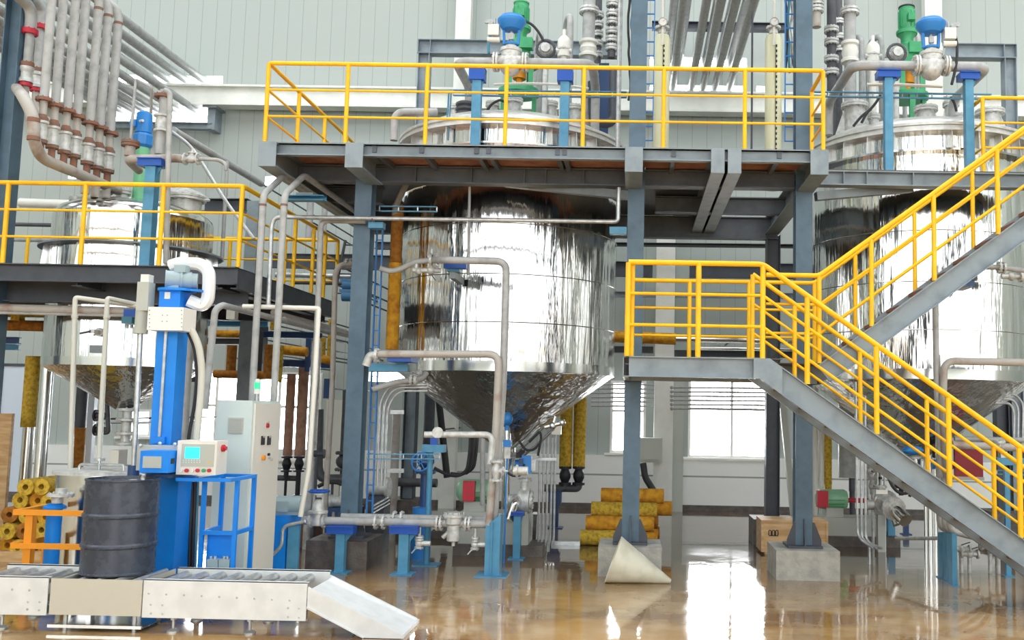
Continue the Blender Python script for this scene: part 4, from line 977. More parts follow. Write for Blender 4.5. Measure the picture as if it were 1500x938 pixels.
part('saddle', bx(181, 198, 453, 464, 10.7, .2), 'blue_dark', t); part('arm', bx(178, 193, 464, 474, 10.7, .2), 'teal', t)
# gauge flange on the smaller tank
g = at(147, 487, LTY-LTR)
t = thing('sight_valve', 'small flanged sampling valve on the front of the smaller tank', 'valve', g)
part('flange', MB().flange(g-Vy*.02, Vy, .05, .03, 8), 'castings', t); part('body', MB().cyl(g-Vy*.16, g-Vy*.02, .022).cyl(g-Vy*.12-Vx*.06, g-Vy*.12+Vx*.03, .02), 'castings', t)
part('handle', MB().cyl(g-Vy*.15-Vx*.02, g-Vy*.17-Vx*.14-Vz*.03, .012, n=8), 'steel_dark', t)
# cone outlet of the smaller tank with its valve
o = at(187, 600, LTY)
t = thing('outlet_valve', 'dark flanged outlet valve under the cone of the smaller tank', 'valve', o-Vz*.5)
part('body', MB().cyl(o-Vz*.45, o+Vz*.02, .06, n=16), 'castings', t)
for k in (.0, -.13, -.3, -.43): part('flange', MB().flange(o+Vz*k, Vz, .13, .03, 8), 'castings', t)
part('actuator', MB().box(o.x-.02, o.x+.09, LTY-.3, LTY-.1, o.z-.75, o.z-.5), 'offwhite', t)
vb = at(158, 604, 12.6)
t = thing('drain_pipe', 'dark drain pipe with two handwheel valves under the smaller tank cone', 'pipe', at(158, 640, 12.6))
part('tube', MB().tube([at(157, 590, 12.6), at(159, 634, 12.6), at(145, 634, 12.6)], .03, .04), 'pipe_dark', t)
for py in (609, 630):
    v = at(150, py, 12.6); part('valve', MB().cyl(v-Vx*.08, v+Vx*.08, .04), 'pipe_dark', t); w = at(141, py, 12.6); part('handwheel', MB().cyl(w-Vx*.012, w+Vx*.012, .08, n=14), 'black', t)
# ================================================================ PIPEWORK AND SUPPORTS BELOW THE MIDDLE TANK
# pipes running down in front of the tank
y = 10.8
pipe('tank_pipe', 'tall grey pipe bending down in front of the middle tank, upper of two', [(632, 381, 11.3), (650, 381, y), (742, 383, y), (737, 560, y), (724, 762, y)], .043, 'pipe_grey', bend=.13)
pipe('tank_pipe', 'grey and reddish pipe bending down beside the taller one, lower of two', [(553, 519, y-.1), (731, 519, y-.1), (727, 620, y-.1), (716, 770, y-.1)], .043, 'pipe_dirty', bend=.13)
pipe('feed_pipe', 'pale grey pipe with left end cap turning down to a flanged valve', [(622, 637, y-.2), (722, 637, y-.2), (718, 680, y-.2)], .036, 'castings', bend=.1)
f = at(641, 634, y-.25)
solo('blind_flange', MB().flange(f, Vy, .062, .02, 6), 'castings', 'round white flange on top of the pale pipe over the blue stand', 'flange')
t = disc_valve('globe_valve', 'white flanged valve on the vertical pipe below the pale pipe', (727, 690, y-.22), Vz, .042, .22, 'castings', None, wd=(1, -.2, 0))
a = at(752, 690, y-.25); part('actuator', MB().cyl(a, a+Vx*.16, .05).cyl(a+Vx*.03, a+Vx*.05, .07), 'castings', t)
pipe('hose', 'grey hose looping from the insulated pipe to the tank side valve', [(556, 393, 11.2), (572, 398, 11.25), (588, 394, 11.25), (606, 384, 11.25), (632, 381, 11.25)], .034, 'pipe_grey', bend=.3, cat='hose')
v = at(632, 382, 11.25)
t = thing('sampling_valve', 'cluster of small valves on the left front of the middle tank', 'valve', v-Vz*.15)
part('flange', MB().flange(v, Vx, .09, .03).flange(v+Vx*.05, Vx, .09, .03), 'castings', t)
part('body', MB().cyl(v-Vx*.22-Vz*.12, v+Vx*.12-Vz*.12, .03).ball(v-Vz*.12, .055).cyl(v-Vx*.18-Vz*.12, v-Vx*.18, .02).ball(v-Vx*.15-Vz*.13, .045), 'castings', t)
part('lever', MB().bar(v-Vz*.1-Vx*.05, v-Vz*.24+Vx*.06, .02, .012), 'steel_dark', t); part('stem', MB().cyl(v, v+Vz*.14, .014), 'castings', t)
t = thing('pipe_support', 'dark blue saddle bracket on the front of the middle tank', 'pipe support', at(660, 405, 11.3))
part('saddle', bx(650, 683, 383, 393, 11.2, .12), 'blue_dark', t); part('arm', bx(655, 673, 393, 398, 11.24, .1), 'teal', t); part('strut', bx(659, 667, 398, 408, 11.26, .6), 'steel_grey', t)
solo('thin_rod', MB().cyl(at(688, 272, 11.35), at(686, 403, 11.35), .017), 'pipe_grey', 'thin grey rod hanging before the middle tank from the deck beam', 'rod')
t = thing('pipe_support', 'blue bracket with bright blue saddle on the first column', 'pipe support', at(570, 545, 11.0))
part('arm', bx(540, 597, 533, 544, 10.98, .1), 'blue_post', t); part('saddle', bx(567, 602, 519, 530, 10.72, .35), 'blue_dark', t); part('stub', bx(580, 592, 530, 533, 10.9, .2), 'blue_post', t)
v = at(552, 521, 10.7)
t = thing('pipe_elbow', 'flanged elbow at the left end of the reddish pipe', 'pipe fitting', v-Vz*.15)
part('flange', MB().flange(v, Vx, .085, .03), 'castings', t); part('elbow', MB().tube([v, v-Vx*.08, v-Vx*.12-Vz*.12], .05, .06), 'castings', t)
# bottom drain valves near the tank's lower rim
v = at(603, 557, 11.5)
t = thing('sampling_valve', 'grey flanged valve with bent pipe under the left rim of the middle tank', 'valve', v-Vz*.1)
part('flange', MB().flange(v, Vx, .07, .03).flange(v+Vx*.05, Vx, .07, .03), 'castings', t)
part('pipe', MB().tube([at(545, 571, 11.3), at(580, 560, 11.4), v, at(618, 556, 11.6), at(624, 548, 11.75)], .036, .08), 'pipe_grey', t)
# conduits that bend away under the rim
for i, (xv, yv) in enumerate(((557, 566), (563, 570), (568, 575))):
    solo('conduit', MB().tube([P((xv-5, 712, 11.45)), P((xv, yv+20, 11.45)), P((xv+14, yv-2, 11.45)), P((626, yv-2, 11.55))], .014, .12, 8), 'galv', '%s of the three nested conduits bending under the middle tank' % ('outermost', 'middle', 'innermost')[i], 'conduit')
for py in (604, 690): solo('conduit_clamp', MB().bar(at(556, py, 11.5), at(592, py, 11.5), .03, .05), 'galv', 'pale clamp bar holding the nested conduits, %s one' % ('upper' if py < 650 else 'lower'), 'clamp')
ladder_tray('cable_tray', 'narrow blue upright cable tray on the first column', (557, 330, 11.36), (541, 757, 11.36), .07, 'blue_valve', (1, 0, 0))
ladder_tray('cable_tray', 'pale blue level cable tray from the first column to the blue stand', (538, 669, 11.2), (644, 669, 11.2), .055, 'blue_post', (0, 0, 1))
ladder_tray('cable_tray', 'pale blue level cable tray high left of the middle tank', (556, 306, 11.34), (640, 307, 11.34), .06, 'blue_post', (0, 0, 1))
# insulated riser left of the tank
a, b, c = at(583, 300, 12.3), at(579, 385, 12.3), at(568, 512, 12.3)
t = thing('insulated_pipe', 'rusty and yellow insulated upright pipe left of the middle tank', 'pipe', (a.x, 12.3, c.z))
part('upper_lagging', MB().cyl((a.x, 12.3, a.z), (a.x, 12.3, b.z), .08), 'wool_brown', t, 'rusty brown lagging'); part('lower_lagging', MB().cyl((a.x, 12.3, b.z-.006), (a.x, 12.3, c.z), .085), 'wool_orange', t, 'yellow lagging')
pipe('feed_pipe', 'grey pipe leaning down from the deck to the rusty insulated pipe', [(596, 268, 11.9), (580, 300, 12.2), (579, 318, 12.28)], .04, 'pipe_grey', bend=.1)
# manifold on blue supports
MD = 10.78; zm = at(560, 765, MD).z
def mx(px, D=MD): return at(px, 765, D).x
t = thing('manifold_pipe', 'front grey manifold pipe lying on the blue stands below the middle tank', 'pipe', (mx(570), MD, zm))
part('tube', MB().cyl((mx(405), MD, zm), (mx(724), MD, zm), .046), 'pipe_grey', t)
for px in (455, 475, 551, 562, 641, 646, 683, 688): part('flange', MB().flange((mx(px), MD, zm), Vx, .085, .022), 'castings', t)
t = thing('manifold_pipe', 'rear grey manifold pipe behind the front one below the middle tank', 'pipe', (mx(640), MD+.3, zm+.02))
part('tube', MB().cyl((mx(500, MD+.3), MD+.3, zm+.01), (mx(724, MD+.3), MD+.3, zm+.01), .046), 'pipe_grey', t)
for px in (568, 579): part('flange', MB().flange((mx(px), MD+.3, zm+.01), Vx, .085, .022), 'castings', t)
v = Vector((mx(465), MD, zm))
t = thing('gate_valve', 'pale grey gate valve with dark blue handwheel on the manifold', 'valve', v)
part('body', MB().lathe([(.07, -.05), (.08, 0), (.06, .08), (.11, .085), (.11, .11), (.07, .115), (.06, .2), (.03, .24)], v, Vz).cyl(v-Vx*.07, v+Vx*.07, .065), 'castings', t)
part('yoke', MB().bar(v+Vz*.2-Vx*.05, v+Vz*.3-Vx*.05, .02, .02).bar(v+Vz*.2+Vx*.05, v+Vz*.3+Vx*.05, .02, .02).cyl(v+Vz*.29, v+Vz*.31, .07), 'castings', t)
m = MB(); o = v+Vz*.33; m.tube([o+Vector((.11*math.cos(i*PI/8), .11*math.sin(i*PI/8), 0)) for i in range(17)], .014, 0, 8).cyl(o-Vz*.02, o+Vz*.02, .03)
for i in range(3): m.cyl(o, o+Vector((.11*math.cos(i*2.09), .11*math.sin(i*2.09), 0)), .009, n=6)
part('handwheel', m, 'blue_dark', t, 'dark blue handwheel')
v = Vector((mx(665), MD-.0, zm))
t = thing('strainer', 'white bucket strainer bolted into the manifold pipe', 'strainer', v-Vz*.2)
part('body', MB().lathe([(.06, -.2), (.075, -.19), (.075, -.02), (.1, -.0), (.1, .07), (.125, .075), (.125, .1), (.09, .105), (.09, .125)], v, Vz, n=24), 'castings', t)
m = MB()
for i in range(8): q = v+Vector((.108*math.cos(i*PI/4), .108*math.sin(i*PI/4), 0)); m.cyl(q+Vz*.06, q+Vz*.13, .01, n=6)
part('lid_bolt_set', m, 'galv', t); part('drain_plug', MB().cyl(v-Vz*.25, v-Vz*.2, .02).cyl(v-Vx*.12-Vz*.16, v-Vx*.06-Vz*.1, .025), 'castings', t)
for px, lab in ((615, 'white drain valve hanging from the manifold left of the strainer'), (697, 'white drain valve hanging from the manifold beside the blue pipe post')):
    v = Vector((mx(px), MD, zm-.05))
    t = thing('drain_valve', lab, 'valve', v-Vz*.25)
    part('stub', MB().cyl(v, v-Vz*.1, .018), 'castings', t); part('flange', MB().flange(v-Vz*.11, Vz, .05, .02, 4).flange(v-Vz*.135, Vz, .05, .02, 4), 'castings', t)
    part('body', MB().ball(v-Vz*.18, .045).cyl(v-Vz*.18, v-Vz*.18+Vx*.13, .03), 'castings', t); part('flange', MB().flange(v-Vz*.225, Vz, .05, .02, 4), 'castings', t)
    part('lever', MB().bar(v-Vz*.23-Vx*.03, v-Vz*.29-Vx*.08, .02, .012), 'castings', t)
def stand(label, px, ptop, D, w=.1, tw=.3, th=.085):
    return post_support(label, px, ptop, 800, D, w, tw, th, base=.014, zb=0)
stand('blue stand with dark blue saddle under the manifold in front of the dark plinth', 499, 771, MD-.1)
stand('blue stand with dark blue saddle under the manifold left of the strainer', 592, 771, MD-.1, .11, .32)
zc_ = at(722, 762, 10.72).z
t = thing('pipe_support', 'blue slanted-top post carrying the two tall pipes before the tank', 'pipe support', (mx(722, 10.7), 10.72, 0))
xa, xb = at(712, 790, 10.72).x, at(732, 790, 10.72).x
part('post', MB().slab([(xa, 10.66, .014), (xb, 10.66, .014), (xb, 10.66, zc_+.06), (xa, 10.66, zc_-.06)], (0, .02, 0)).slab([(xb, 10.66, .014), (xb, 10.66, zc_+.06), (xb, 10.9, zc_+.06), (xb, 10.9, .014)], (.012, 0, 0)), 'blue_post', t)
part('rib', MB().box((xa+xb)/2-.006, (xa+xb)/2+.006, 10.63, 10.66, .014, zc_-.02), 'blue_post', t)
part('base_plate', MB().box(xa-.1, xb+.1, 10.6, 10.96, 0, .014), 'blue_post', t)
# thin blue stand with handwheel
bs = at(631, 652, 11.35)
t = thing('pipe_support', 'slim light blue stand with channel head beside the pale pipe', 'pipe support', (bs.x, 11.35, 0))
part('post', MB().cyl((bs.x, 11.35, .012), (bs.x, 11.35, bs.z-.08), .034), 'blue_post', t)
part('head', bx(618, 650, 652, 663, 11.27, .16), 'blue_post', t); part('base_plate', MB().box(bs.x-.15, bs.x+.15, 11.25, 11.5, 0, .012), 'blue_post', t)
part('saddle', bx(630, 640, 642, 652, 11.3, .1), 'blue_dark', t)
w = at(616, 677, 11.6)
t = thing('valve_handwheel', 'light blue handwheel valve behind the slim blue stand', 'valve', w-Vz*.6)
m = MB().tube([w+Vector((.11*math.cos(i*PI/10), .03*math.sin(i*PI/10), .11*math.sin(i*PI/10))) for i in range(21)], .012, 0, 8)
for i in range(3): m.bar(w-Vector((.11*math.cos(i*1.05), 0, .11*math.sin(i*1.05))), w+Vector((.11*math.cos(i*1.05), 0, .11*math.sin(i*1.05))), .014, .014)
part('handwheel', m, 'blue_valve', t); part('stem', MB().cyl(w, w+Vy*.25, .02), 'galv', t); part('body', MB().cyl(w+Vy*.3-Vz*.6, w+Vy*.3+Vz*.1, .06).ball(w+Vy*.3, .11).flange(w+Vy*.3-Vz*.14, Vz, .13, .03), 'navy', t)
# pump with pale green motor, red cover
def pump(label, pxa, pxb, py, D, rpx, redx, flip=1):
    a, b = at(pxa, py, D), at(pxb, py, D); a.y = b.y = D; zc_ = a.z; b.z = zc_; r = rpx*D/FPX
    t = thing('pump_motor', label, 'motor', ((a.x+b.x)/2, D, 0))
    part('body', MB().lathe([(r*.55, -.02), (r*.95, .03), (r, .06), (r, (b.x-a.x)-.04), (r*.85, b.x-a.x)], a, Vx, n=28), 'motor_pale', t)
    m = MB()
    for i in range(9):
        th = PI*(i/8)+PI; q = Vector((0, math.cos(th), math.sin(th)))*r; m.bar(a+Vx*.12+q, b-Vx*.06+q, .012, .03, q)
    part('cooling_fins', m, 'motor_green2', t)
    rc = at(redx, py-2, D); part('terminal_cover', MB().box(rc.x-.075, rc.x+.075, D-r-.09, D-r+.04, zc_-r*.72, zc_+r*.92), 'red', t, 'red terminal cover')
    part('foot', MB().box(a.x+.1, b.x-.08, D-.16, D+.16, zc_-r-.1, zc_-r+.03).box(a.x+.05, b.x+.5, D-.22, D+.22, .14, zc_-r-.1), 'panel_grey', t)
    part('base_frame', MB().box(a.x, b.x+.7, D-.28, D+.28, 0, .14), 'concrete_dark', t)
    return t, b, zc_, r
pump('pale green motor with red terminal cover behind the tall pipes, middle of photo', 672, 722, 719, 12.4, 17, 691)
b = at(770, 735, 12.2)
def pumphead(label, c, r, turn):
    t = thing('centrifugal_pump', label, 'pump', Vector((c.x, c.y, 0)))
    part('volute', MB().cyl(c-Vx*.07, c+Vx*.07, r, n=28).cyl(c-Vx*.1, c-Vx*.2, r*.5).cyl(c+Vy*-.0+Vz*r*.4, c+Vz*(r+.1), r*.4), 'castings', t)
    part('flange', MB().flange(c+Vx*.09, Vx, r*.8, .03, 12).flange(c+Vz*(r+.11), Vz, r*.62, .03), 'castings', t)
    q = c+Vector(turn)*.12; part('elbow', MB().tube([c, q, q+Vector(turn).normalized()*.1+Vector((0, -.05, -.22))], r*.42, .1, 16), 'stainless', t)
    part('flange', MB().flange(q, Vector(turn), r*.6, .03), 'castings', t)
    part('pedestal', MB().box(c.x-.05, c.x+.05, c.y-.05, c.y+.06, 0, c.z-r*.7), 'panel_grey', t)
    return t
pumphead('shiny centrifugal pump with open elbow right of the green motor, middle of photo', at(768, 733, 12.2), .15, (-.8, -1, -.1))
stand('small dark blue stand under the shiny pump in the middle', 758, 750, 11.9, .09, .16, .05)
solo('riser_pipe', MB().cyl(at(743, 600, 12.9), at(740, 760, 12.9), .055), 'stainless', 'brushed steel pipe behind the tall grey pipes under the cone', 'pipe')
for xt, xb, yt, yb, lab in ((707, 707, 643, 700, 'grey short pipe standing behind the green motor'), ):
    solo('riser_pipe', MB().cyl(at(xt, yt, 12.2), at(xb, yb+40, 12.2), .034), 'pipe_grey', lab, 'pipe')
# black cables left of the pump
cb = [(636, 682, 12.4), (655, 692, 12.4), (672, 694, 12.4), (684, 686, 12.4), (688, 660, 12.4)]
for i in range(3):
    solo('cable', MB().tube([P((a+i*5, b_+(2-i)*2, d+i*.05)) for a, b_, d in cb[i:]]+[P((689+i*5, 640-i*3, 12.5))], .022, .3, 8), 'rubber', ('lowest black cable sagging into the green motor', 'middle black cable rising behind the green motor', 'rightmost black cable rising behind the green motor')[i], 'cable')
# conduits at the right of the pump
for i, (xt, xb) in enumerate(((791, 789), (797, 794.5), (803, 800), (809, 806), (814, 811))):
    b0 = atz(xb, 796, .02); D = 12.6
    solo('conduit', MB().tube([P((xt, 628+(i % 2)*14, D)), P((xb, 790, D)), P((xb-2, 800, D-.25))], .016, .08, 8), 'galv', '%s thin upright conduit below the cone at right' % ordn[i], 'conduit', 'thin conduits under the middle tank')
solo('conduit_clamp', MB().bar(at(786, 673, 12.55), at(815, 673, 12.55), .03, .04), 'galv', 'pale clamp bar across the thin upright conduits', 'clamp')
bxx = solo('junction_box', bx(808, 822, 622, 637, 12.5, .08), 'offwhite', 'small pale junction box under the right rim of the middle tank', 'box')
# outlet under the middle cone
o = at(747, 655, TY)
def outlet(o, label):
    t = thing('outlet_valve', label, 'valve', o-Vz*.5)
    part('body', MB().cyl(o-Vz*.42, o+Vz*.1, .08, n=18), 'stainless', t)
    for k in (.04, -.1, -.14, -.34): part('flange', MB().flange(o+Vz*k, Vz, .15, .03, 10), 'castings', t)
    a = o+Vector((.12, -.35, -.22)); part('actuator', MB().cyl(a, a+Vx*.28, .065).cyl(a+Vx*.06, a+Vx*.08, .08), 'blue_valve', t, 'blue pneumatic actuator')
    part('positioner', MB().box(a.x+.02, a.x+.14, a.y-.05, a.y+.05, a.z+.09, a.z+.2), 'black', t)
    return t
outlet(o, 'outlet valve with blue actuator under the cone of the middle tank')
q = at(743, 614, 12.3); solo('level_sensor', MB().ball(q, .075, (1, 1, 1.2)).cyl(q-Vz*.15, q-Vz*.05, .03), 'blue_valve', 'round blue sensor head just right of the tall pipes under the cone', 'sensor')
q = at(743, 652, 11.6); t = thing('solenoid', 'square light blue solenoid beside the tall pipes under the cone', 'valve', q-Vz*.1); part('coil', bx(737, 748, 645, 655, 11.55, .1), 'blue_valve', t); part('body', bx(739, 747, 655, 672, 11.57, .06), 'castings', t)
# instrument lines along the right side of the cone
for i, (pa, pb) in enumerate((((757, 662), (800, 622)), ((766, 668), (812, 628)), ((752, 655), (790, 618)))):
    t = pipe('instrument_line', '%s short steel instrument line along the right flank of the middle cone' % ('lower', 'lowest', 'upper')[i], [at(*pa, 12.6+.1*i), at((pa[0]+pb[0])/2, (pa[1]+pb[1])/2+2, 12.5+.1*i), at(*pb, 12.4+.1*i)], .02, 'stainless')
for i, pts in enumerate((((775, 648), (783, 640), (791, 632), (793, 640), (788, 668)), ((760, 646), (770, 660), (782, 660), (790, 650)), ((741, 690), (750, 698), (764, 697), (768, 680)))):
    solo('cable', MB().tube([P((a, b_, 12.1-.15*(i == 2))) for a, b_ in pts], .016, .2, 8), 'rubber', ('black cable loop nearest the junction box under the cone', 'black cable looping below the cone outlet', 'black cable sagging from the white flanged valve')[i], 'cable')
t = thing('solenoid', 'bright blue valve cluster under the cone right of the tall pipes', 'valve', at(768, 690, 12.0))
part('body', bx(764, 778, 668, 694, 11.95, .1), 'blue_valve', t); part('coil', bx(760, 766, 672, 680, 11.92, .08), 'navy', t); part('fitting', bx(778, 784, 674, 690, 11.97, .06), 'castings', t)
v = at(798, 626, 12.0)
t = thing('sampling_valve', 'cluster of small steel fittings at the right rim of the cone', 'valve', v)
part('body', MB().cyl(v, v+Vector((.22, 0, .06)), .03).ball(v+Vector((.1, 0, .02)), .05).ball(v+Vector((.22, 0, .06)), .045).cyl(v+Vector((.1, 0, .02)), v+Vector((.13, 0, .14)), .02), 'stainless', t)
part('lever', MB().bar(v+Vector((.13, 0, .14)), v+Vector((.02, -.02, .12)), .02, .01), 'steel_dark', t)
# yellow insulated drops with black valves
for i, (px, pyb) in enumerate(((831, 684), (851, 684))):
    a = at(px, 560, 15.2); b = at(px-3, pyb, 15.2); x = b.x
    t = thing('insulated_pipe', 'yellow insulated upright pipe with black valve, %s of two right of the cone' % ('left', 'right')[i], 'pipe', (x, 15.2, at(px, 730, 15.2).z))
    part('lagging', MB().cyl((x, 15.2, b.z), (x, 15.2, a.z+.6), .1), 'wool_yellow', t)
    c = at(px-4, 697, 15.2); part('valve', MB().lathe([(.1, -.15), (.1, -.11), (.06, -.1), (.09, -.03), (.09, .03), (.06, .1), (.1, .11), (.1, .15)], (x, 15.2, c.z)), 'black', t)
    e = at(px-5, 716, 15.2); part('tail', MB().tube([(x, 15.2, c.z-.1), (x, 15.2, e.z), (x-.3-.25*i, 15.2, e.z)], .06, .12), 'pipe_dark', t)
t = post_support('dark blue support with square head under the black valve pipes', 813, 719, 800, 15.0, .12, .2, .2, base=.012, zb=0, mt='navy', top='navy')
# conduits by the windows
for i in range(6):
    py = 564+i*6.3; a, b = at(866, py-.8, 17.75), at(962, py, 17.75)
    solo('conduit', MB().cyl(a, b, .018, n=8).ball(b, .035, (1, 1, 1), 8), 'pipe_grey', '%s level conduit from the top left of the white column' % ordn[i], 'conduit', 'level conduits by the far windows')
for i in range(6):
    py = 568+i*6.2; a, b = at(984, py, 17.3), at(1143, py+1.5, 17.3)
    solo('conduit', MB().cyl(a, b, .018, n=8).ball(a, .035, (1, 1, 1), 8), 'pipe_grey', '%s level conduit from the top across the big window' % ordn[i], 'conduit', 'level conduits by the far windows')
t = thing('switch_box', 'grey wall switch box on the white column', 'switch box', at(952, 678, 17.2))
part('case', bx(934, 970, 642, 678, 17.2, .3), 'panel_grey', t); part('lid', bx(935, 966, 643, 673, 17.18, .02), 'panel_grey', t)
solo('cable', MB().tube([P((942, 679, 17.25)), P((945, 700, 17.2)), P((953, 712, 17.2)), P((959, 722, 17.2))], .06, .2, 10), 'rubber', 'thick black cable hanging from the grey wall switch box', 'cable')
# insulation lengths lying at the far side
LP_ = [(884, 962, 751, 'wool_brown'), (867, 960, 758, 'wool_orange'), (905, 984, 760, 'wool_yellow'), (858, 955, 770, 'wool_orange'), (845, 910, 788, 'wool_yellow'), (853, 962, 779, 'wool_orange'), (870, 962, 787, 'wool_brown')]
LP_ = [(850, 915, 790, 13.25, 0), (862, 963, 789, 13.5, 0), (875, 966, 786, 13.75, 0), (858, 958, 773, 13.4, 1), (868, 964, 771, 13.65, 1), (866, 962, 757, 13.52, 2), (884, 984, 757, 13.78, 2), (880, 972, 746, 13.68, 3)]
lw = ['front left short length at the bottom', 'middle length at the bottom', 'rear length at the bottom', 'front length in the second layer', 'rear length in the second layer', 'front length in the third layer', 'rear length in the third layer, poking out right', 'single length on top']
for i, (xa, xb, py, D, lv) in enumerate(LP_):
    r = .105; z = r+lv*.182; a = at(xa, py, D).x; b = at(xb, py, D).x
    t = thing('insulation_roll', 'yellow insulation tube by the column: %s' % lw[i], 'insulation tube', ((a+b)/2, D, z-r), 'insulation tubes in the pile by the column')
    part('tube', MB().cyl((a, D, z), (b, D, z), r, n=20), ('wool_yellow', 'wool_orange', 'wool_brown', 'wool_orange', 'wool_brown', 'wool_yellow', 'wool_orange', 'wool_orange')[i], t)
    part('bore', MB().cyl((a-.003, D, z), (b+.003, D, z), r*.4), 'wool_dark', t)
# white cone lying on its side
ap = atz(984, 833, .045); bs_ = atz(886, 838, 0); D = 10.5; L = ap.x-bs_.x
al = math.atan2(.235, .66)
ax_d = Vector((-math.cos(al), 0, math.sin(al))); tip = Vector((at(991, 838, D).x, D, 0)); Ls = at(991, 838, D).x-at(886, 838, D).x
Ld = Ls*math.cos(al); rr = Ls*math.sin(al)
m = MB(); x, y, d = m.frame(tip, tip+ax_d); R0 = rr*.09
o1 = m.ring(tip+ax_d*Ld*.09, x, y, R0, 40); o2 = m.ring(tip+ax_d*Ld, x, y, rr, 40); i2 = m.ring(tip+ax_d*(Ld+.0), x, y, rr-.008, 40); i1 = m.ring(tip+ax_d*Ld*.09, x, y, R0-.006, 40)
m.rings([o1, o2, i2, i1, o1], False, False)
solo('sheet_cone', m, 'cone_white', 'white sheet metal cone lying on the wet floor', 'cone')
# wooden crate
a, b = atz(1114, 808, 0), atz(1213, 812, 0); D = 12.75; xa, xb = at(1115, 790, D).x, at(1213, 790, D).x; zt3 = at(1160, 763, D).z
t = thing('wooden_crate', 'light plywood crate on the floor behind the concrete plinth', 'crate', ((xa+xb)/2, D+.2, 0))
part('box', MB().box(xa, xb, D, D+.5, .03, zt3), 'wood', t)
m = MB()
for x in (xa, xb-.03): m.box(x, x+.03, D-.012, D, .03, zt3)
m.box(xa+.03, xb-.03, D-.012, D, zt3-.03, zt3).box(xa+.03, xb-.03, D-.012, D, .03, .06)
for x in (xa+.05, (xa+xb)/2-.04, xb-.13): m.box(x, x+.08, D, D+.5, 0, .03)
part('batten_frame', m, 'wood', t)
m = MB()
for k in range(3):
    c = at(1128+k*5, 781, D-.004); m.tube([c-Vx*.017-Vz*.03, c-Vx*.017+Vz*.02, c-Vx*.008+Vz*.035, c+Vx*.008+Vz*.035, c+Vx*.017+Vz*.02, c+Vx*.017-Vz*.03], .006, 0, 6)
c = at(1133, 785, D-.003); m.bar(c-Vx*.06, c+Vx*.06, .004, .012)
part('printed_mark', m, 'black', t)
# ================================================================ EQUIPMENT ON TOP OF THE TWO LARGE TANKS
def lz(px, py, D): return at(px, py, D).z
def agitator(px, py0, D, label, s=1.):
    """green vertical gear motor on an open stool; py0 = top pixel row"""
    o = at(px, py0, D); x, y, zt_ = o.x, D, o.z; k = mpp(D)
    def z(d): return zt_-d*k
    base = TZT+.3
    t = thing('agitator', label, 'agitator', (x, y, base))
    m = MB().lathe([(.06, z(0)), (.105, z(1)), (.11, z(4)), (.105, z(6)), (.115, z(7)), (.115, z(36)), (.105, z(38))][::-1], (x, y, 0), n=24)
    for i in range(10): a = 2*PI*i/10; m.bar(Vector((x+.118*math.cos(a), y+.118*math.sin(a), z(9))), Vector((x+.118*math.cos(a), y+.118*math.sin(a), z(34))), .01, .02, (math.cos(a), math.sin(a), 0))
    part('motor', m, 'motor_green', t)
    part('fan_cover', MB().lathe([(.1, z(3)), (.118, z(2.5)), (.118, z(0.5)), (.1, z(-.5)), (.02, z(-1))], (x, y, 0), n=24), 'black' if s > 1 else 'motor_green', t)
    part('terminal_box', MB().box(x-.03, x+.07, y-.2, y-.1, z(28), z(17)), 'motor_green', t)
    part('gearbox', MB().lathe([(.15, z(44)), (.155, z(41)), (.155, z(39)), (.1, z(38))], (x, y, 0), n=20).lathe([(.12, z(66)), (.12, z(60)), (.09, z(58)), (.09, z(50)), (.13, z(44))], (x, y, 0), n=20), 'motor_green', t)
    part('shoulder_box', MB().box(x-.02, x+.2, y-.2, y-.05, z(78), z(62)), 'motor_green', t)
    part('top_flange', MB().cyl((x, y, z(100)), (x, y, z(96)), .28, n=28), 'motor_green', t)
    part('spacer', MB().lathe([(.14, z(96)), (.16, z(80)), (.12, z(66))], (x, y, 0), n=20), 'motor_green', t)
    for i in range(4):
        a = PI/4+PI/2*i+.2; c, s_ = math.cos(a)*.22, math.sin(a)*.22
        part('stool_leg', MB().box(x+c-.035, x+c+.035, y+s_-.02, y+s_+.02, z(138), z(100)), 'motor_green', t)
    part('bottom_flange', MB().cyl((x, y, z(145)), (x, y, z(138)), .3, n=28), 'motor_green', t)
    part('coupling', MB().cyl((x, y, z(120)), (x, y, z(108)), .1, n=18).cyl((x, y, z(108)), (x, y, z(100)), .06).cyl((x, y, z(138)), (x, y, z(120)), .05), 'orange', t, 'orange shaft coupling')
    for bx_ in ((x-.26, x-.2, y-.05, y+.05), (x+.2, x+.26, y-.05, y+.05), (x-.04, x+.04, y-.26, y-.2)): part('base_leg', MB().box(*bx_, base, z(145)), 'motor_green', t)
    return t
AD = 13.4
agitator(764, 4, AD, 'green agitator motor on a stool above the middle tank')
agitator(1328, 10, AD, 'green agitator motor on a stool above the right tank', 2)
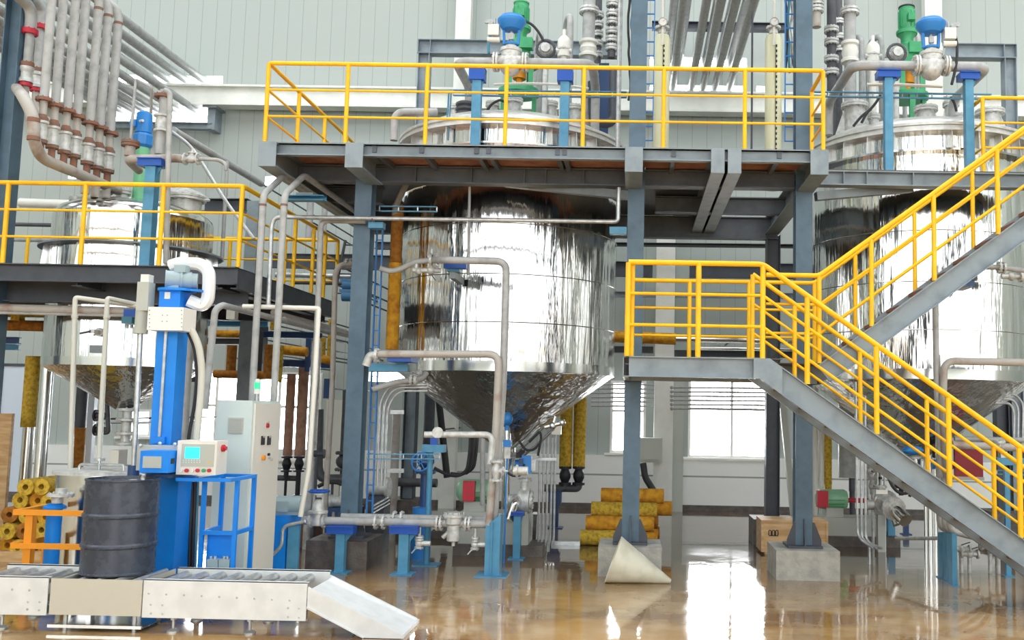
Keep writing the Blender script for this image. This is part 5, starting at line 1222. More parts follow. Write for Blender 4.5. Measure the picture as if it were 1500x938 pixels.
def control_valve(px, py, D, label, side):
    c = at(px, py, D); k = mpp(D)
    t = thing('control_valve', label, 'control valve', c-Vz*.12)
    part('body', MB().lathe([(.075, -20*k), (.09, -14*k), (.135, -4*k), (.135, 4*k), (.09, 14*k), (.075, 20*k)], c, Vx, n=20).ball(c-Vz*.05, .14), 'castings', t)
    for s in (-20, -24, 20, 24): part('flange', MB().flange(c+Vx*s*k, Vx, .13, .025, 10), 'castings', t)
    part('bonnet', MB().lathe([(.13, .05), (.13, 14*k), (.14, 15*k), (.14, 20*k), (.09, 21*k), (.07, 26*k)], c, Vz, n=20), 'castings', t)
    m = MB().cyl(c+Vz*26*k, c+Vz*29*k, .09, n=18)
    for s in (-1, 1): m.bar(c+Vx*s*.09+Vz*27*k, c+Vx*s*.1+Vz*50*k, .03, .05, (0, 1, 0))
    part('yoke', m, 'blue_valve', t); part('stem', MB().cyl(c+Vz*26*k, c+Vz*52*k, .018).box(c.x-.03, c.x+.03, D-.04, D+.0, c.z+34*k, c.z+44*k), 'galv', t)
    part('diaphragm', MB().lathe([(.07, 48*k), (.12, 50*k), (.18, 60*k), (.185, 63*k), (.185, 65*k), (.14, 71*k), (.05, 74*k), (.001, 74.5*k)], c, Vz, n=32, cap1=False), 'blue_valve', t, 'blue mushroom shaped diaphragm head')
    q = c+Vx*side*26*k+Vz*44*k
    part('positioner', MB().box(q.x-.07, q.x+.07, D-.1, D+.05, q.z-.05, q.z+.09).cyl(q+Vector((-.08, -.05, -.1)), q+Vector((.08, -.05, -.1)), .035), 'offwhite', t)
    part('gauge', MB().cyl(q+Vector((.04*side, -.1, .12)), q+Vector((.04*side, -.05, .12)), .035).cyl(q+Vector((.1*side, -.06, .15)), q+Vector((.1*side, -.02, .15)), .03).cyl(q-Vz*.1, q+Vz*.2, .015), 'galv', t)
    return t
TD = 11.75
def top_pipe(name, label, pxl, pxr, py, D, r, bl, br):
    a, b = at(pxl, py, D), at(pxr, py, D); z = (a.z+b.z)/2; k = TZT+.1
    pts = [Vector((a.x+bl[0], D+bl[1], k)), Vector((a.x+bl[0], D+bl[1], z)), Vector((a.x, D, z)), Vector((b.x, D, z)), Vector((b.x+br[0], D+br[1], z)), Vector((b.x+br[0], D+br[1], k))]
    return pipe(name, label, pts, r, 'pipe_grey', bend=.18)
top_pipe('vent_pipe', 'thick grey pipe bridging over the front of the middle tank', 668, 868, 92, TD, .062, (0, 1.0), (0, 1.0))
top_pipe('vent_pipe', 'thick grey pipe bridging over the front of the right tank', 1249, 1447, 97, 11.35, .062, (.0, 1.45), (0, 1.3))
control_valve(748, 91, TD, 'blue domed control valve on the pipe over the middle tank', -1)
control_valve(1364, 96, 11.35, 'blue domed control valve on the pipe over the right tank', 1)
zdk = Z2+.001
post_support('blue post at left carrying the pipe over the middle tank', 699, 98, 205, TD-.06, .115, .2, .17, zb=zdk, mt='blue_post')
post_support('blue post at right carrying the pipe over the middle tank', 828, 100, 205, TD-.06, .115, .2, .17, zb=zdk, mt='blue_post')
zdk2 = Z2+.009
post_support('blue post at left carrying the pipe over the right tank', 1302, 103, 245, 11.28, .1, .28, .09, zb=zdk2, mt='blue_post')
post_support('blue post at right carrying the pipe over the right tank', 1420, 106, 245, 11.28, .1, .24, .09, zb=zdk2, mt='blue_post')
# rubber bellows under the left end
b0 = at(682, 168, 12.75)
t = thing('bellows', 'ribbed grey bellows where the bridging pipe enters the middle tank', 'bellows', (b0.x, 12.75, TZT+.15))
pr = []
for i in range(4): z = TZT+.2+i*.07; pr += [(.11, z), (.14, z+.02), (.14, z+.045), (.11, z+.065)]
part('bellow', MB().lathe(pr, (b0.x, 12.75, 0), n=22), 'pipe_dark', t); part('flange', MB().flange((b0.x, 12.75, TZT+.18), Vz, .17, .04), 'castings', t)
def white_valve(px, pyt, pyb, D, w, label):
    a, b = at(px, pyb, D), at(px, pyt, D); a = Vector((b.x, D, a.z)); h = b.z-a.z; w = w*mpp(D)
    t = thing('diaphragm_valve', label, 'valve', a)
    part('body', MB().lathe([(w, 0), (w, h*.25), (w*1.05, h*.5), (w*.95, h*.62), (w*.45, h*.75), (w*.3, h*.78), (w*.3, h*.98), (w*.15, h)], a, Vz, n=20), 'offwhite', t)
    part('clamp', MB().cyl(a+Vector((-w*1.2, -w*.4, h*.2)), a+Vector((w*1.2, -w*.4, h*.2)), w*.35).flange(a+Vz*h*.27, Vz, w*1.15, .02, 6), 'castings', t)
    return t
white_valve(827, 43, 84, 12.6, 10, 'white capped valve between the agitator and the thick flanged pipe, middle tank')
white_valve(1278, 52, 92, 12.9, 10.5, 'white cylinder valve above the bridging pipe of the right tank')
def butterfly(px, py, D, r, label):
    c = at(px, py, D); r = r*mpp(D)
    t = thing('angle_valve', label, 'valve', c-Vz*r)
    part('body', MB().ball(c, r).cyl(c-Vx*r*1.5, c+Vx*r*1.5, r*.5), 'castings', t)
    part('ring', MB().tube([c-Vy*r*.6+Vector((r*1.25*math.cos(i*PI/8), 0, r*1.25*math.sin(i*PI/8))) for i in range(17)], r*.2, 0, 8), 'pipe_dark', t)
    part('cap', MB().cyl(c-Vy*r*1.3, c-Vy*r*.3, r*.65), 'castings', t); part('neck', MB().cyl((c.x, D, TZT+.2), c, r*.4), 'castings', t)
    return t
butterfly(800, 74, 12.8, 11, 'round grey valve with dark bolted ring right of the middle agitator')
butterfly(1312, 80, 12.6, 11, 'round grey valve with dark bolted ring left of the right agitator')
for px, pyt, D, w, lab in ((836, 14, 13.1, 5, 'tall grey loop pipe behind the white capped valve, middle tank'), (793, 40, 13.9, 4.5, 'grey loop pipe right of the middle agitator'), (1262, 45, 13.6, 4.5, 'grey loop pipe left of the white cylinder valve, right tank'), (1291, 45, 13.8, 4.5, 'grey loop pipe right of the white cylinder valve, right tank'), (1345, 40, 14.0, 3.5, 'pale loop pipe right of the right agitator')):
    a = at(px, pyt, D); r = w*mpp(D); pipe('loop_pipe', lab, [(a.x, D, TZT+.3), (a.x, D, a.z-r), (a.x-.02, D+.45, a.z-r), (a.x-.02, D+.45, TZT+.3)] and [Vector((a.x, D, TZT+.3)), Vector((a.x, D, a.z-r)), Vector((a.x-.1, D+.4, a.z-r)), Vector((a.x-.1, D+.4, TZT+.3))], r, 'pipe_grey', bend=.2)
def stack_pipe(px, D, w, marks, label, mt='pipe_grey', zb=None, valve=None, sag=None):
    o = at(px, 60, D); x = o.x; r = w*mpp(D); zb = zb or TZT+.25
    t = thing('stack_pipe', label, 'pipe', (x, D, zb))
    part('tube', MB().cyl((x, D, zb), (x, D, 9.2), r, n=22), mt, t)
    for py in marks:
        z = lz(px, py, D); part('flange', MB().flange((x, D, z), Vz, r*1.6, .035, 12).flange((x, D, z-.045), Vz, r*1.6, .035, 12), 'castings', t)
    if valve:
        z1, z0 = lz(px, valve[0], D), lz(px, valve[1], D)
        part('valve_body', MB().lathe([(r*1.5, z0), (r*1.5, z0+.04), (r*1.15, z0+.06), (r*1.4, (z0+z1)/2), (r*1.15, z1-.06), (r*1.5, z1-.04), (r*1.5, z1)], (x, D, 0), n=20), 'offwhite', t, 'white valve body')
    return t
stack_pipe(862, 13.7, 9.5, (14,), 'thick grey upright pipe with a white valve above the middle tank', valve=(60, 84))
stack_pipe(1245, 12.9, 9, (15,), 'thick grey upright pipe with a white valve above the right tank', valve=(62, 92))
stack_pipe(876, 14.4, 5, (20, 34, 48, 62, 78, 98, 112, 126), 'dark upright pipe with many flanges behind the thick one, middle tank', 'pipe_dark')
stack_pipe(1218, 13.6, 7, (42, 60, 85, 104), 'dark upright pipe with flanges left of the thick one, right tank', 'pipe_dark')
stack_pipe(1196, 13.0, 7, (2, 12), 'short flanged pipe beside the column above the right tank', 'pipe_dirty', zb=lz(1196, 40, 13.0))
stack_pipe(1229, 14.6, 5, (30, 52, 70), 'thin dark upright pipe between two thick ones, right tank', 'pipe_dark')
pipe('drain_loop', 'blue-grey pipe bend dipping to the right rim of the middle tank', [(868, 120, 13.5), (869, 180, 13.5), (898, 182, 13.6), (899, 100, 13.7)], .07, 'steel_dark', bend=.14)
stack_pipe(896, 13.9, 6, (4, 18, 30, 44, 56, 68), 'dark flanged pipe just left of the slim bright pipe, middle tank', 'pipe_dark', zb=lz(896, 85, 13.9))
D = 11.55
pipe('slim_pipe', 'slim bright upright pipe left of the column above the deck', [Vector((at(905, 204, D).x, D, Z2+.0)), Vector((at(905, 204, D).x, D, 8.6))], .03, 'galv')
ladder_tray('cable_tray', 'blue level cable tray across the top of the middle tank', (664, 136, 12.0), (918, 139, 12.0), .07, 'blue_post', (0, 0, 1))
ladder_tray('cable_tray', 'blue level cable tray across the top of the right tank', (1192, 138, 11.9), (1452, 142, 11.9), .06, 'blue_post', (0, 0, 1))
ladder_tray('cable_tray', 'blue upright cable tray beside the column, left of the cream gauge', (950, 206, 11.5), (954, -20, 11.5), .1, 'blue_valve', (1, 0, 0))
ladder_tray('cable_tray', 'blue upright cable tray beside the column, right of the cream gauge', (1156, 207, 11.5), (1157, -20, 11.5), .11, 'blue_valve', (1, 0, 0))
ladder_tray('cable_tray', 'thin pale tray at the left rim of the middle tank', (655, 206, 12.0), (659, 136, 12.0), .03, 'blue_post', (1, 0, 0))
# cables bundled beside the columns
for j, (px0, lab) in enumerate(((922, 'behind the left column'), (1152, 'left of the right column'))):
    for i in range(4):
        px = px0+i*4
        D = 11.9 if j == 0 else 11.8
        pts = [Vector((at(px+random.uniform(-2, 2), py, D).x, D+random.uniform(-.03, .03), lz(px, py, D))) for py in range(-20, (150 if j == 0 else 120), 14)]
        solo('cable', MB().tube(pts, .016, .05, 6), ('rubber', 'teal', 'galv', 'rubber')[i], '%s looped cable from the left %s above the deck' % (ordn[i], lab), 'cable')
# level gauges
def gauge(px, label):
    D = 12.2; o = at(px, 50, D); x = o.x; r = 12.5*mpp(D)
    t = thing('storage_cylinder', label, 'cylinder', (x, D, Z2))
    part('body', MB().lathe([(r*.9, Z2), (r, Z2+.04), (r, o.z-.08), (r*.85, o.z-.03), (r*.4, o.z), (.02, o.z+.01)], (x, D, 0), n=28), 'ivory', t)
    part('valve_head', MB().cyl((x, D, o.z), (x, D, o.z+.1), .06).flange((x, D, o.z+.08), Vz, .1, .03), 'castings', t)
    q = at(px+1, 33, D-.12)
    g = part('dial', MB().cyl(q, q-Vy*.03, .058, n=24), 'white_paint', t, 'white round dial'); part('bezel', MB().tube([q-Vy*.03+Vector((.056*math.cos(i*PI/10), 0, .056*math.sin(i*PI/10))) for i in range(21)], .008, 0, 6).bar(q-Vy*.032, q-Vy*.032+Vector((.03, 0, .03)), .004, .006), 'galv', g)
    part('riser', MB().cyl((q.x, D-.11, o.z-.2), (q.x, D-.11, q.z+.9), .018), 'offwhite', t)
    pts = [(x+r*.1, D-r-.012, Z2+.15)]
    for i in range(26): z = Z2+.15+i*(o.z-Z2-.3)/26; pts += [(x+r*.1+.006, D-r-.012, z), (x+r*.3, D-r-.012, z), (x+r*.3, D-r-.012, z+.03), (x+r*.1+.006, D-r-.012, z+.03)]
    pts.append((x+r*.1, D-r-.012, z+.03))
    part('scale_strip', MB().slab(pts, (0, .03, 0)), 'black', t)
    return t
gauge(970, 'cream upright cylinder with dial right of the left column above the deck')
gauge(1133, 'cream upright cylinder with dial left of the right column above the deck')
solo('thin_rod', MB().cyl((at(1101, 205, 12.0).x, 12.0, Z2), (at(1101, 205, 12.0).x, 12.0, at(1103, 20, 12).z), .014), 'steel_dark', 'thin dark rod standing on the deck left of the cream cylinder', 'rod')
# portal frames behind the tanks
def portal(pxa, pxb, py, leg, label):
    D = 15.6; a, b = at(pxa, py, D), at(pxb, py, D); z = a.z; x = at(leg, 120, D).x
    t = thing('portal_frame', label, 'steel frame', (x, D, 0))
    part('beam', MB().hsec((a.x, D, z), (b.x, D, z), .2, .25, .014), 'steel_grey', t)
    part('post', MB().hsec((x, D, 0), (x, D, z-.125), .2, .2, .014, (1, 0, 0)), 'steel_grey', t)
    for q in (x-.11, x+.1): part('stiffener', MB().box(q, q+.01, D-.1, D+.1, z-.11, z+.11), 'steel_grey', t)
portal(613, 905, 70, 621, 'grey steel portal frame behind the top of the middle tank')
portal(1385, 1486, 76, 1478, 'grey steel portal frame behind the top of the right tank')
# nozzles on the domes
def dome_nozzle(px, pyt, D, r, label, cover=None):
    b = at(px, pyt, D); r = r*mpp(D); a = Vector((b.x, D, TZT-.05))
    t = thing('tank_nozzle', label, 'nozzle', a)
    part('neck', MB().cyl(a, (b.x, D, b.z-.03), r, n=22), 'castings', t)
    part('flange', MB().flange((b.x, D, b.z-.05), Vz, r*1.35, .03, 12).flange((b.x, D, b.z-.015), Vz, r*1.35, .03, 12), 'castings', t)
    for q in (-r, r): part('gusset', MB().slab([(b.x+q, D, TZT), (b.x+q*2.2, D, TZT), (b.x+q, D, b.z-.06)], (0, .012, 0)), 'castings', t)
for a_ in ((667, 155, 12.9, 9, 'grey flanged nozzle at the left rim of the middle tank lid'), (752, 145, 12.6, 11, 'wide flanged nozzle on the front of the middle tank lid'), (722, 150, 12.4, 8, 'small nozzle left of the yellow rail post on the middle tank lid'), (807, 150, 12.9, 8, 'small nozzle right of the middle tank stool'), (842, 155, 12.9, 9, 'nozzle near the right blue post of the middle tank'),
           (1356, 157, 12.4, 13, 'wide white flanged nozzle on the front of the right tank lid'), (1280, 168, 12.4, 7, 'small pale nozzle left of the blue post, right tank lid'), (1252, 152, 12.8, 15, 'broad stained nozzle at the left of the right tank lid'), (1450, 162, 12.8, 16, 'broad nozzle at the right of the right tank lid'), (1393, 150, 13.0, 9, 'dark topped nozzle right of the right agitator'), (1408, 168, 12.3, 8, 'sloped inspection nozzle by the right blue post')):
    dome_nozzle(*a_)
for i, (pts, lab) in enumerate(((((768, 30), (780, 36), (790, 48), (796, 60)), 'black cable arching from the middle domed valve'), (((1396, 44), (1402, 60), (1402, 92), (1394, 124)), 'black cable hanging from the positioner of the right domed valve'), (((1290, 140), (1280, 155), (1270, 165), (1262, 180)), 'black cable running down to the right tank lid'), (((1392, 142), (1398, 150), (1401, 163)), 'short black cable on the right tank lid'), (((712, 165), (720, 152), (733, 146), (740, 150)), 'black cable tangle on the middle tank lid'), (((1250, 185), (1262, 170), (1276, 160)), 'dark cable lying across the left of the right tank lid'), (((722, 45), (715, 60), (716, 78)), 'blue-grey air line left of the middle domed valve'))):
    D = (12.0, 11.3, 12.2, 12.1, 12.2, 12.3, 11.7)[i]
    solo('cable', MB().tube([at(a, b, D) for a, b in pts], .018, .2, 8), 'rubber' if i != 6 else 'teal', lab, 'cable')
pipe('vent_pipe', 'grey bent pipe standing on the deck left of the middle tank rim', [(577, 206, 12.1), (578, 172, 12.1), (586, 164, 12.1), (640, 164, 12.3)], .05, 'pipe_grey', bend=.12)
solo('lid_rail', MB().tube([P((724, 124, 12.2)), P((765, 122, 12.2)), P((826, 124, 12.2)), P((862, 130, 12.3))], .018, .3, 8), 'offwhite', 'white thin rail above the front of the middle tank lid', 'rail')
solo('lid_rail', MB().tube([P((1270, 124, 11.8)), P((1320, 124, 11.8)), P((1380, 127, 11.8))], .022, .3, 8), 'offwhite', 'white thin rail above the front of the right tank lid', 'rail')
solo('steel_column', MB().hsec((at(885, 100, 14.3).x, 14.3, at(885, 204, 14.3).z), (at(885, 100, 14.3).x, 14.3, at(885, 95, 14.3).z), .16, .16, .012), 'navy', 'navy steel post behind the slim bright pipe above the deck', 'column')
# ================================================================ RIGHT SIDE BELOW THE STAIRS
pump('pale green motor with red terminal cover right of the dark column, behind stairs', 1197, 1240, 731, 13.9, 14, 1201)
pumphead('shiny centrifugal pump with open elbow below the stairs', at(1290, 740, 13.2), .14, (.8, -.8, -.1))
t = thing('pump_elbow', 'stainless elbow with clamp ring pointing down below the stairs', 'pipe elbow', at(1320, 765, 12.2))
a, b, c = at(1298, 735, 12.4), at(1312, 748, 12.1), at(1327, 763, 11.9)
part('tube', MB().tube([a, b, c], .085, .1, 18), 'stainless', t); part('flange', MB().flange(b+(a-b)*.2, a-b, .15, .05, 10), 'castings', t); part('flange', MB().flange(a, a-b, .15, .04, 10), 'castings', t)
solo('pump_shaft', MB().cyl(at(1240, 733, 13.9), at(1272, 734, 13.9), .035), 'red', 'red pump shaft guard between the green motor and pump below the stairs', 'shaft guard')
def floor_post(label, px, pt, pb, w, mt='blue_post'):
    b = atz(px, pb, 0); D = b.y; z = at(px, pt, D).z
    t = thing('pipe_support', label, 'pipe support', b); w = w*mpp(D)
    part('post', MB().box(b.x-w/2, b.x+w/2, D-w/2, D+w/2, .012, z), mt, t); part('base_plate', MB().box(b.x-w, b.x+w, D-w, D+w, 0, .012), mt, t)
floor_post('blue post under the stainless elbow below the stairs', 1305, 757, 799, 10)
floor_post('short dark blue post behind the stainless elbow below the stairs', 1327, 765, 783, 7, 'navy')
floor_post('thin blue post at the right edge behind the stairs', 1477, 690, 845, 7)
solo('floor_pipe', MB().cyl(at(1312, 789, 11.9), at(1374, 789, 11.4), .022), 'galv', 'thin level pipe from the blue post to the three blue channels', 'pipe')
# three blue channels with pipe bends
for i, (px, pb) in enumerate(((1381, 848), (1388.5, 852), (1396, 857))):
    b = atz(px, pb, 0); D = b.y; z = at(px, 781, D).z; w = 7*mpp(D)
    t = thing('pipe_support', 'blue channel post below the stairs, %s of three side by side' % ('left', 'middle', 'right')[i], 'pipe support', b)
    part('post', MB().chan((b.x, D, .012), (b.x, D, z), w, .14, .008, 1, (0, 1, 0)), 'blue_post', t)
    part('base_plate', MB().box(b.x-w*.7, b.x+w*.7, D-.12, D+.12, 0, .012), 'blue_post', t)
    xx = b.x; zz = z-.0
    pipe('down_pipe', 'grey pipe bending over the %s blue channel below the stairs' % ('left', 'middle', 'right')[i],
         [Vector((xx-.03, D, 2.6-.25*i)), Vector((xx-.03, D, z+.06-.02*i)), Vector((xx+.25+.05*i, D+.15, z-.02-.02*i)), at(1452, 794+i*3, D+.5)], .036, 'pipe_grey', bend=.1)
for px, r, lab in ((1362, .045, 'left of two brushed steel uprights below the stairs'), (1356, .02, 'thin steel upright beside the brushed ones below the stairs'), (1370, .04, 'right of two brushed steel uprights below the stairs')):
    b = atz(px, 800, 0); solo('upright_pipe', MB().cyl((b.x, b.y, 0), (b.x, b.y, 2.0), r), 'stainless', lab, 'pipe')
# valves lying low at the right
for i, (px, py) in enumerate(((1408, 805), (1420, 812), (1450, 800), (1462, 806))):
    v = at(px, py, 11.6); v.z = max(v.z, .18)
    t = thing('drain_valve', 'small pale valve near the floor below the stairs, %s from the left' % ordn[i], 'valve', Vector((v.x, v.y, 0)))
    part('body', MB().ball(v, .05).cyl(v-Vx*.1, v+Vx*.1, .03), 'castings', t); part('flange', MB().flange(v-Vx*.1, Vx, .055, .02, 4), 'castings', t)
    part('flange', MB().flange(v+Vx*.1, Vx, .055, .02, 4), 'castings', t); part('stem', MB().cyl(Vector((v.x, v.y, 0)), v, .025), 'castings', t); part('lever', MB().bar(v+Vz*.05, v+Vector((.1, -.03, .09)), .02, .01), 'steel_dark', t)
# conduits on the left of the pump
grp = 'conduits bending at the floor below the stairs'
for i, (xt, xb, yb) in enumerate(((1253, 1256, 788), (1261, 1262, 792), (1267, 1268, 794))):
    D = 12.2; solo('conduit', MB().tube([P((xt, 560+i*10, D)), P((xb, yb, D)), P((xb+24, yb+16-i*3, D-.2))], .017, .12, 8), 'galv', '%s conduit of the left set below the stairs, bending at the floor' % ordn[i], 'conduit', grp)
for i, (xt, xb) in enumerate(((1286, 1286), (1291.5, 1291), (1297, 1296.5))):
    b = atz(xb, 808, 0); solo('conduit', MB().cyl((b.x, b.y, 0), (b.x, b.y, 2.0), .016, n=8), 'galv', '%s straight conduit of the right set below the stairs' % ordn[i], 'conduit', 'straight conduits below the stairs')
solo('conduit_clamp', MB().bar(at(1283, 721, 11.98), at(1300, 721, 11.98), .03, .05), 'offwhite', 'pale clamp across the straight conduits below the stairs', 'clamp')
for i, (px, pt, pb, r, mt) in enumerate(((1240, 590, 700, .13, 'pipe_grey'), (1248, 660, 720, .05, 'pipe_dark'), (1213, 640, 710, .06, 'wool_yellow'), (1272, 640, 720, .05, 'castings'), (1193, 600, 712, .06, 'offwhite'), (1203, 648, 720, .045, 'offwhite'))):
    solo('upright_pipe', MB().cyl(at(px, pb, 15.0), at(px, pt-40, 15.0), r), mt, ('stout grey upright pipe above the green motor behind the stairs', 'dark short pipe behind the conduits below the stairs', 'yellow insulated pipe right of the column below the stairs', 'pale valve riser behind the conduits below the stairs', 'bright white upright pipe just right of the column', 'white upright pipe left of the yellow insulated one')[i], 'pipe')
for i, (px, py, D) in enumerate(((1275, 690, 13.6), (1285, 700, 13.3), (1278, 712, 13.5), (1283, 675, 13.8))):
    v = at(px, py, D); t = thing('small_valve', '%s small steel valve in the cluster behind the straight conduits' % ('upper left', 'right hand', 'lowest', 'topmost')[i], 'valve', v-Vz*.08)
    part('body', MB().ball(v, .06).cyl(v-Vz*.12, v+Vz*.12, .035), 'castings', t); part('flange', MB().flange(v+Vz*.1, Vz, .07, .02, 6), 'castings', t); part('handle', MB().cyl(v, v-Vy*.1+Vx*.03, .018), 'black', t)
outlet(at(1341, 655, TY), 'outlet valve with blue actuator under the cone of the right tank')
q = at(1337, 660, 12.4); solo('level_sensor', MB().ball(q, .09, (1.6, 1, .7)), 'blue_valve', 'blue rounded sensor head showing above the stair stringer', 'sensor')
for i, pts in enumerate((((1298, 690), (1306, 712), (1318, 724), (1334, 722), (1342, 715)), ((1310, 698), (1312, 712), (1326, 718)), ((1336, 705), (1338, 715), (1332, 728)))):
    solo('cable', MB().tube([at(a, b, 12.0) for a, b in pts], .02, .2, 8), 'rubber', ('longest black cable sagging below the stair stringer', 'short black cable above the stainless elbow', 'black cable at right above the stainless elbow')[i], 'cable')
t = thing('cable_gland_box', 'dark cable box below the stair stringer above the elbow', 'box', at(1322, 720, 12.2)); part('case', bx(1312, 1330, 697, 716, 12.1, .15), 'black', t); part('gland', MB().cyl(at(1320, 716, 12.15), at(1320, 726, 12.15), .03), 'rubber', t)
# side pipes of the right tank
y = 11.5
t = thing('sampling_valve', 'flanged valve and pipe on the right of the right tank above the stairs', 'valve', at(1470, 410, y))
part('pipe', MB().tube([at(1440, 391, y), at(1470, 392, y), at(1505, 398, y-.05), at(1540, 402, y-.05)], .034, .1), 'pipe_grey', t)
part('flange', MB().flange(at(1464, 392, y), Vx, .075, .025).flange(at(1470, 392, y), Vx, .075, .025), 'castings', t)
v = at(1481, 405, y); part('body', MB().ball(v, .055).cyl(v-Vx*.12, v+Vx*.14, .035).flange(v+Vx*.12, Vx, .07, .03), 'castings', t)
pipe('tank_pipe', 'grey pipe bending down before the right tank behind the stairs', [(1540, 532, 10.95), (1383, 529, 10.95), (1381, 600, 10.95), (1388, 700, 10.95)], .043, 'pipe_dirty', bend=.13)
pipe('tank_pipe', 'grey upright pipe left of the bent one before the right tank', [(1369, 390, 11.0), (1372, 560, 11.0), (1378, 700, 11.0)], .036, 'pipe_grey')
t = thing('pipe_support', 'dark saddle bracket on the right tank just under the upper stairs', 'pipe support', at(1424, 412, 11.3)); part('saddle', bx(1414, 1432, 402, 410, 11.25, .95), 'steel_dark', t); part('arm', bx(1416, 1428, 410, 420, 11.28, .4), 'navy', t)
for i, r_ in enumerate((0, 7, 13)):
    solo('conduit', MB().tube([P((1448, 578+r_, 12.6)), P((1488-r_*.6, 578+r_, 12.6)), P((1499-r_, 592+r_, 12.6)), P((1498-r_, 660, 12.6))], .016, .14, 8), 'galv', '%s of three nested conduits at the right edge under the right tank' % ('outermost', 'middle', 'innermost')[i], 'conduit')
pipe('feed_pipe', 'level pale pipe behind the lower stair rails at right', [(1395, 652, 12.0), (1540, 658, 12.0)], .05, 'pipe_dirty')
pipe('feed_pipe', 'thin level pipe above the pale one behind the lower stair rails', [(1398, 643, 12.6), (1540, 646, 12.6)], .035, 'pipe_grey')
f = at(1464, 648, 11.9); solo('blind_flange', MB().flange(f, Vz, .07, .03, 6).cyl(f-Vz*.06, f, .03), 'castings', 'small white flange on the pale pipe behind the lower stair rails', 'flange')
t = thing('red_panel', 'dark red equipment panel behind the lower stair rails', 'panel', at(1420, 705, 12.9)); part('sheet', bx(1399, 1440, 658, 699, 12.9, .06), 'red_dark', t); part('frame', bx(1397, 1442, 699, 704, 12.88, .1), 'panel_grey', t)
t = thing('pipe_support', 'blue channel head on a thin post behind the stair rails at right edge', 'pipe support', at(1476, 690, 12.1)); part('head', bx(1461, 1500, 671, 682, 12.0, .16), 'blue_post', t); part('saddle', bx(1466, 1476, 662, 671, 12.02, .1), 'offwhite', t)
ladder_tray('cable_tray', 'pale level cable tray behind the stair rails at right edge', (1460, 692, 12.3), (1530, 694, 12.3), .05, 'blue_post', (0, 0, 1))
solo('steel_brace', MB().bar(at(1143, 560, 15.5), at(1166, 790, 15.5), .1, .1), 'panel_grey', 'slanted grey brace just left of the column under the stairs', 'brace')
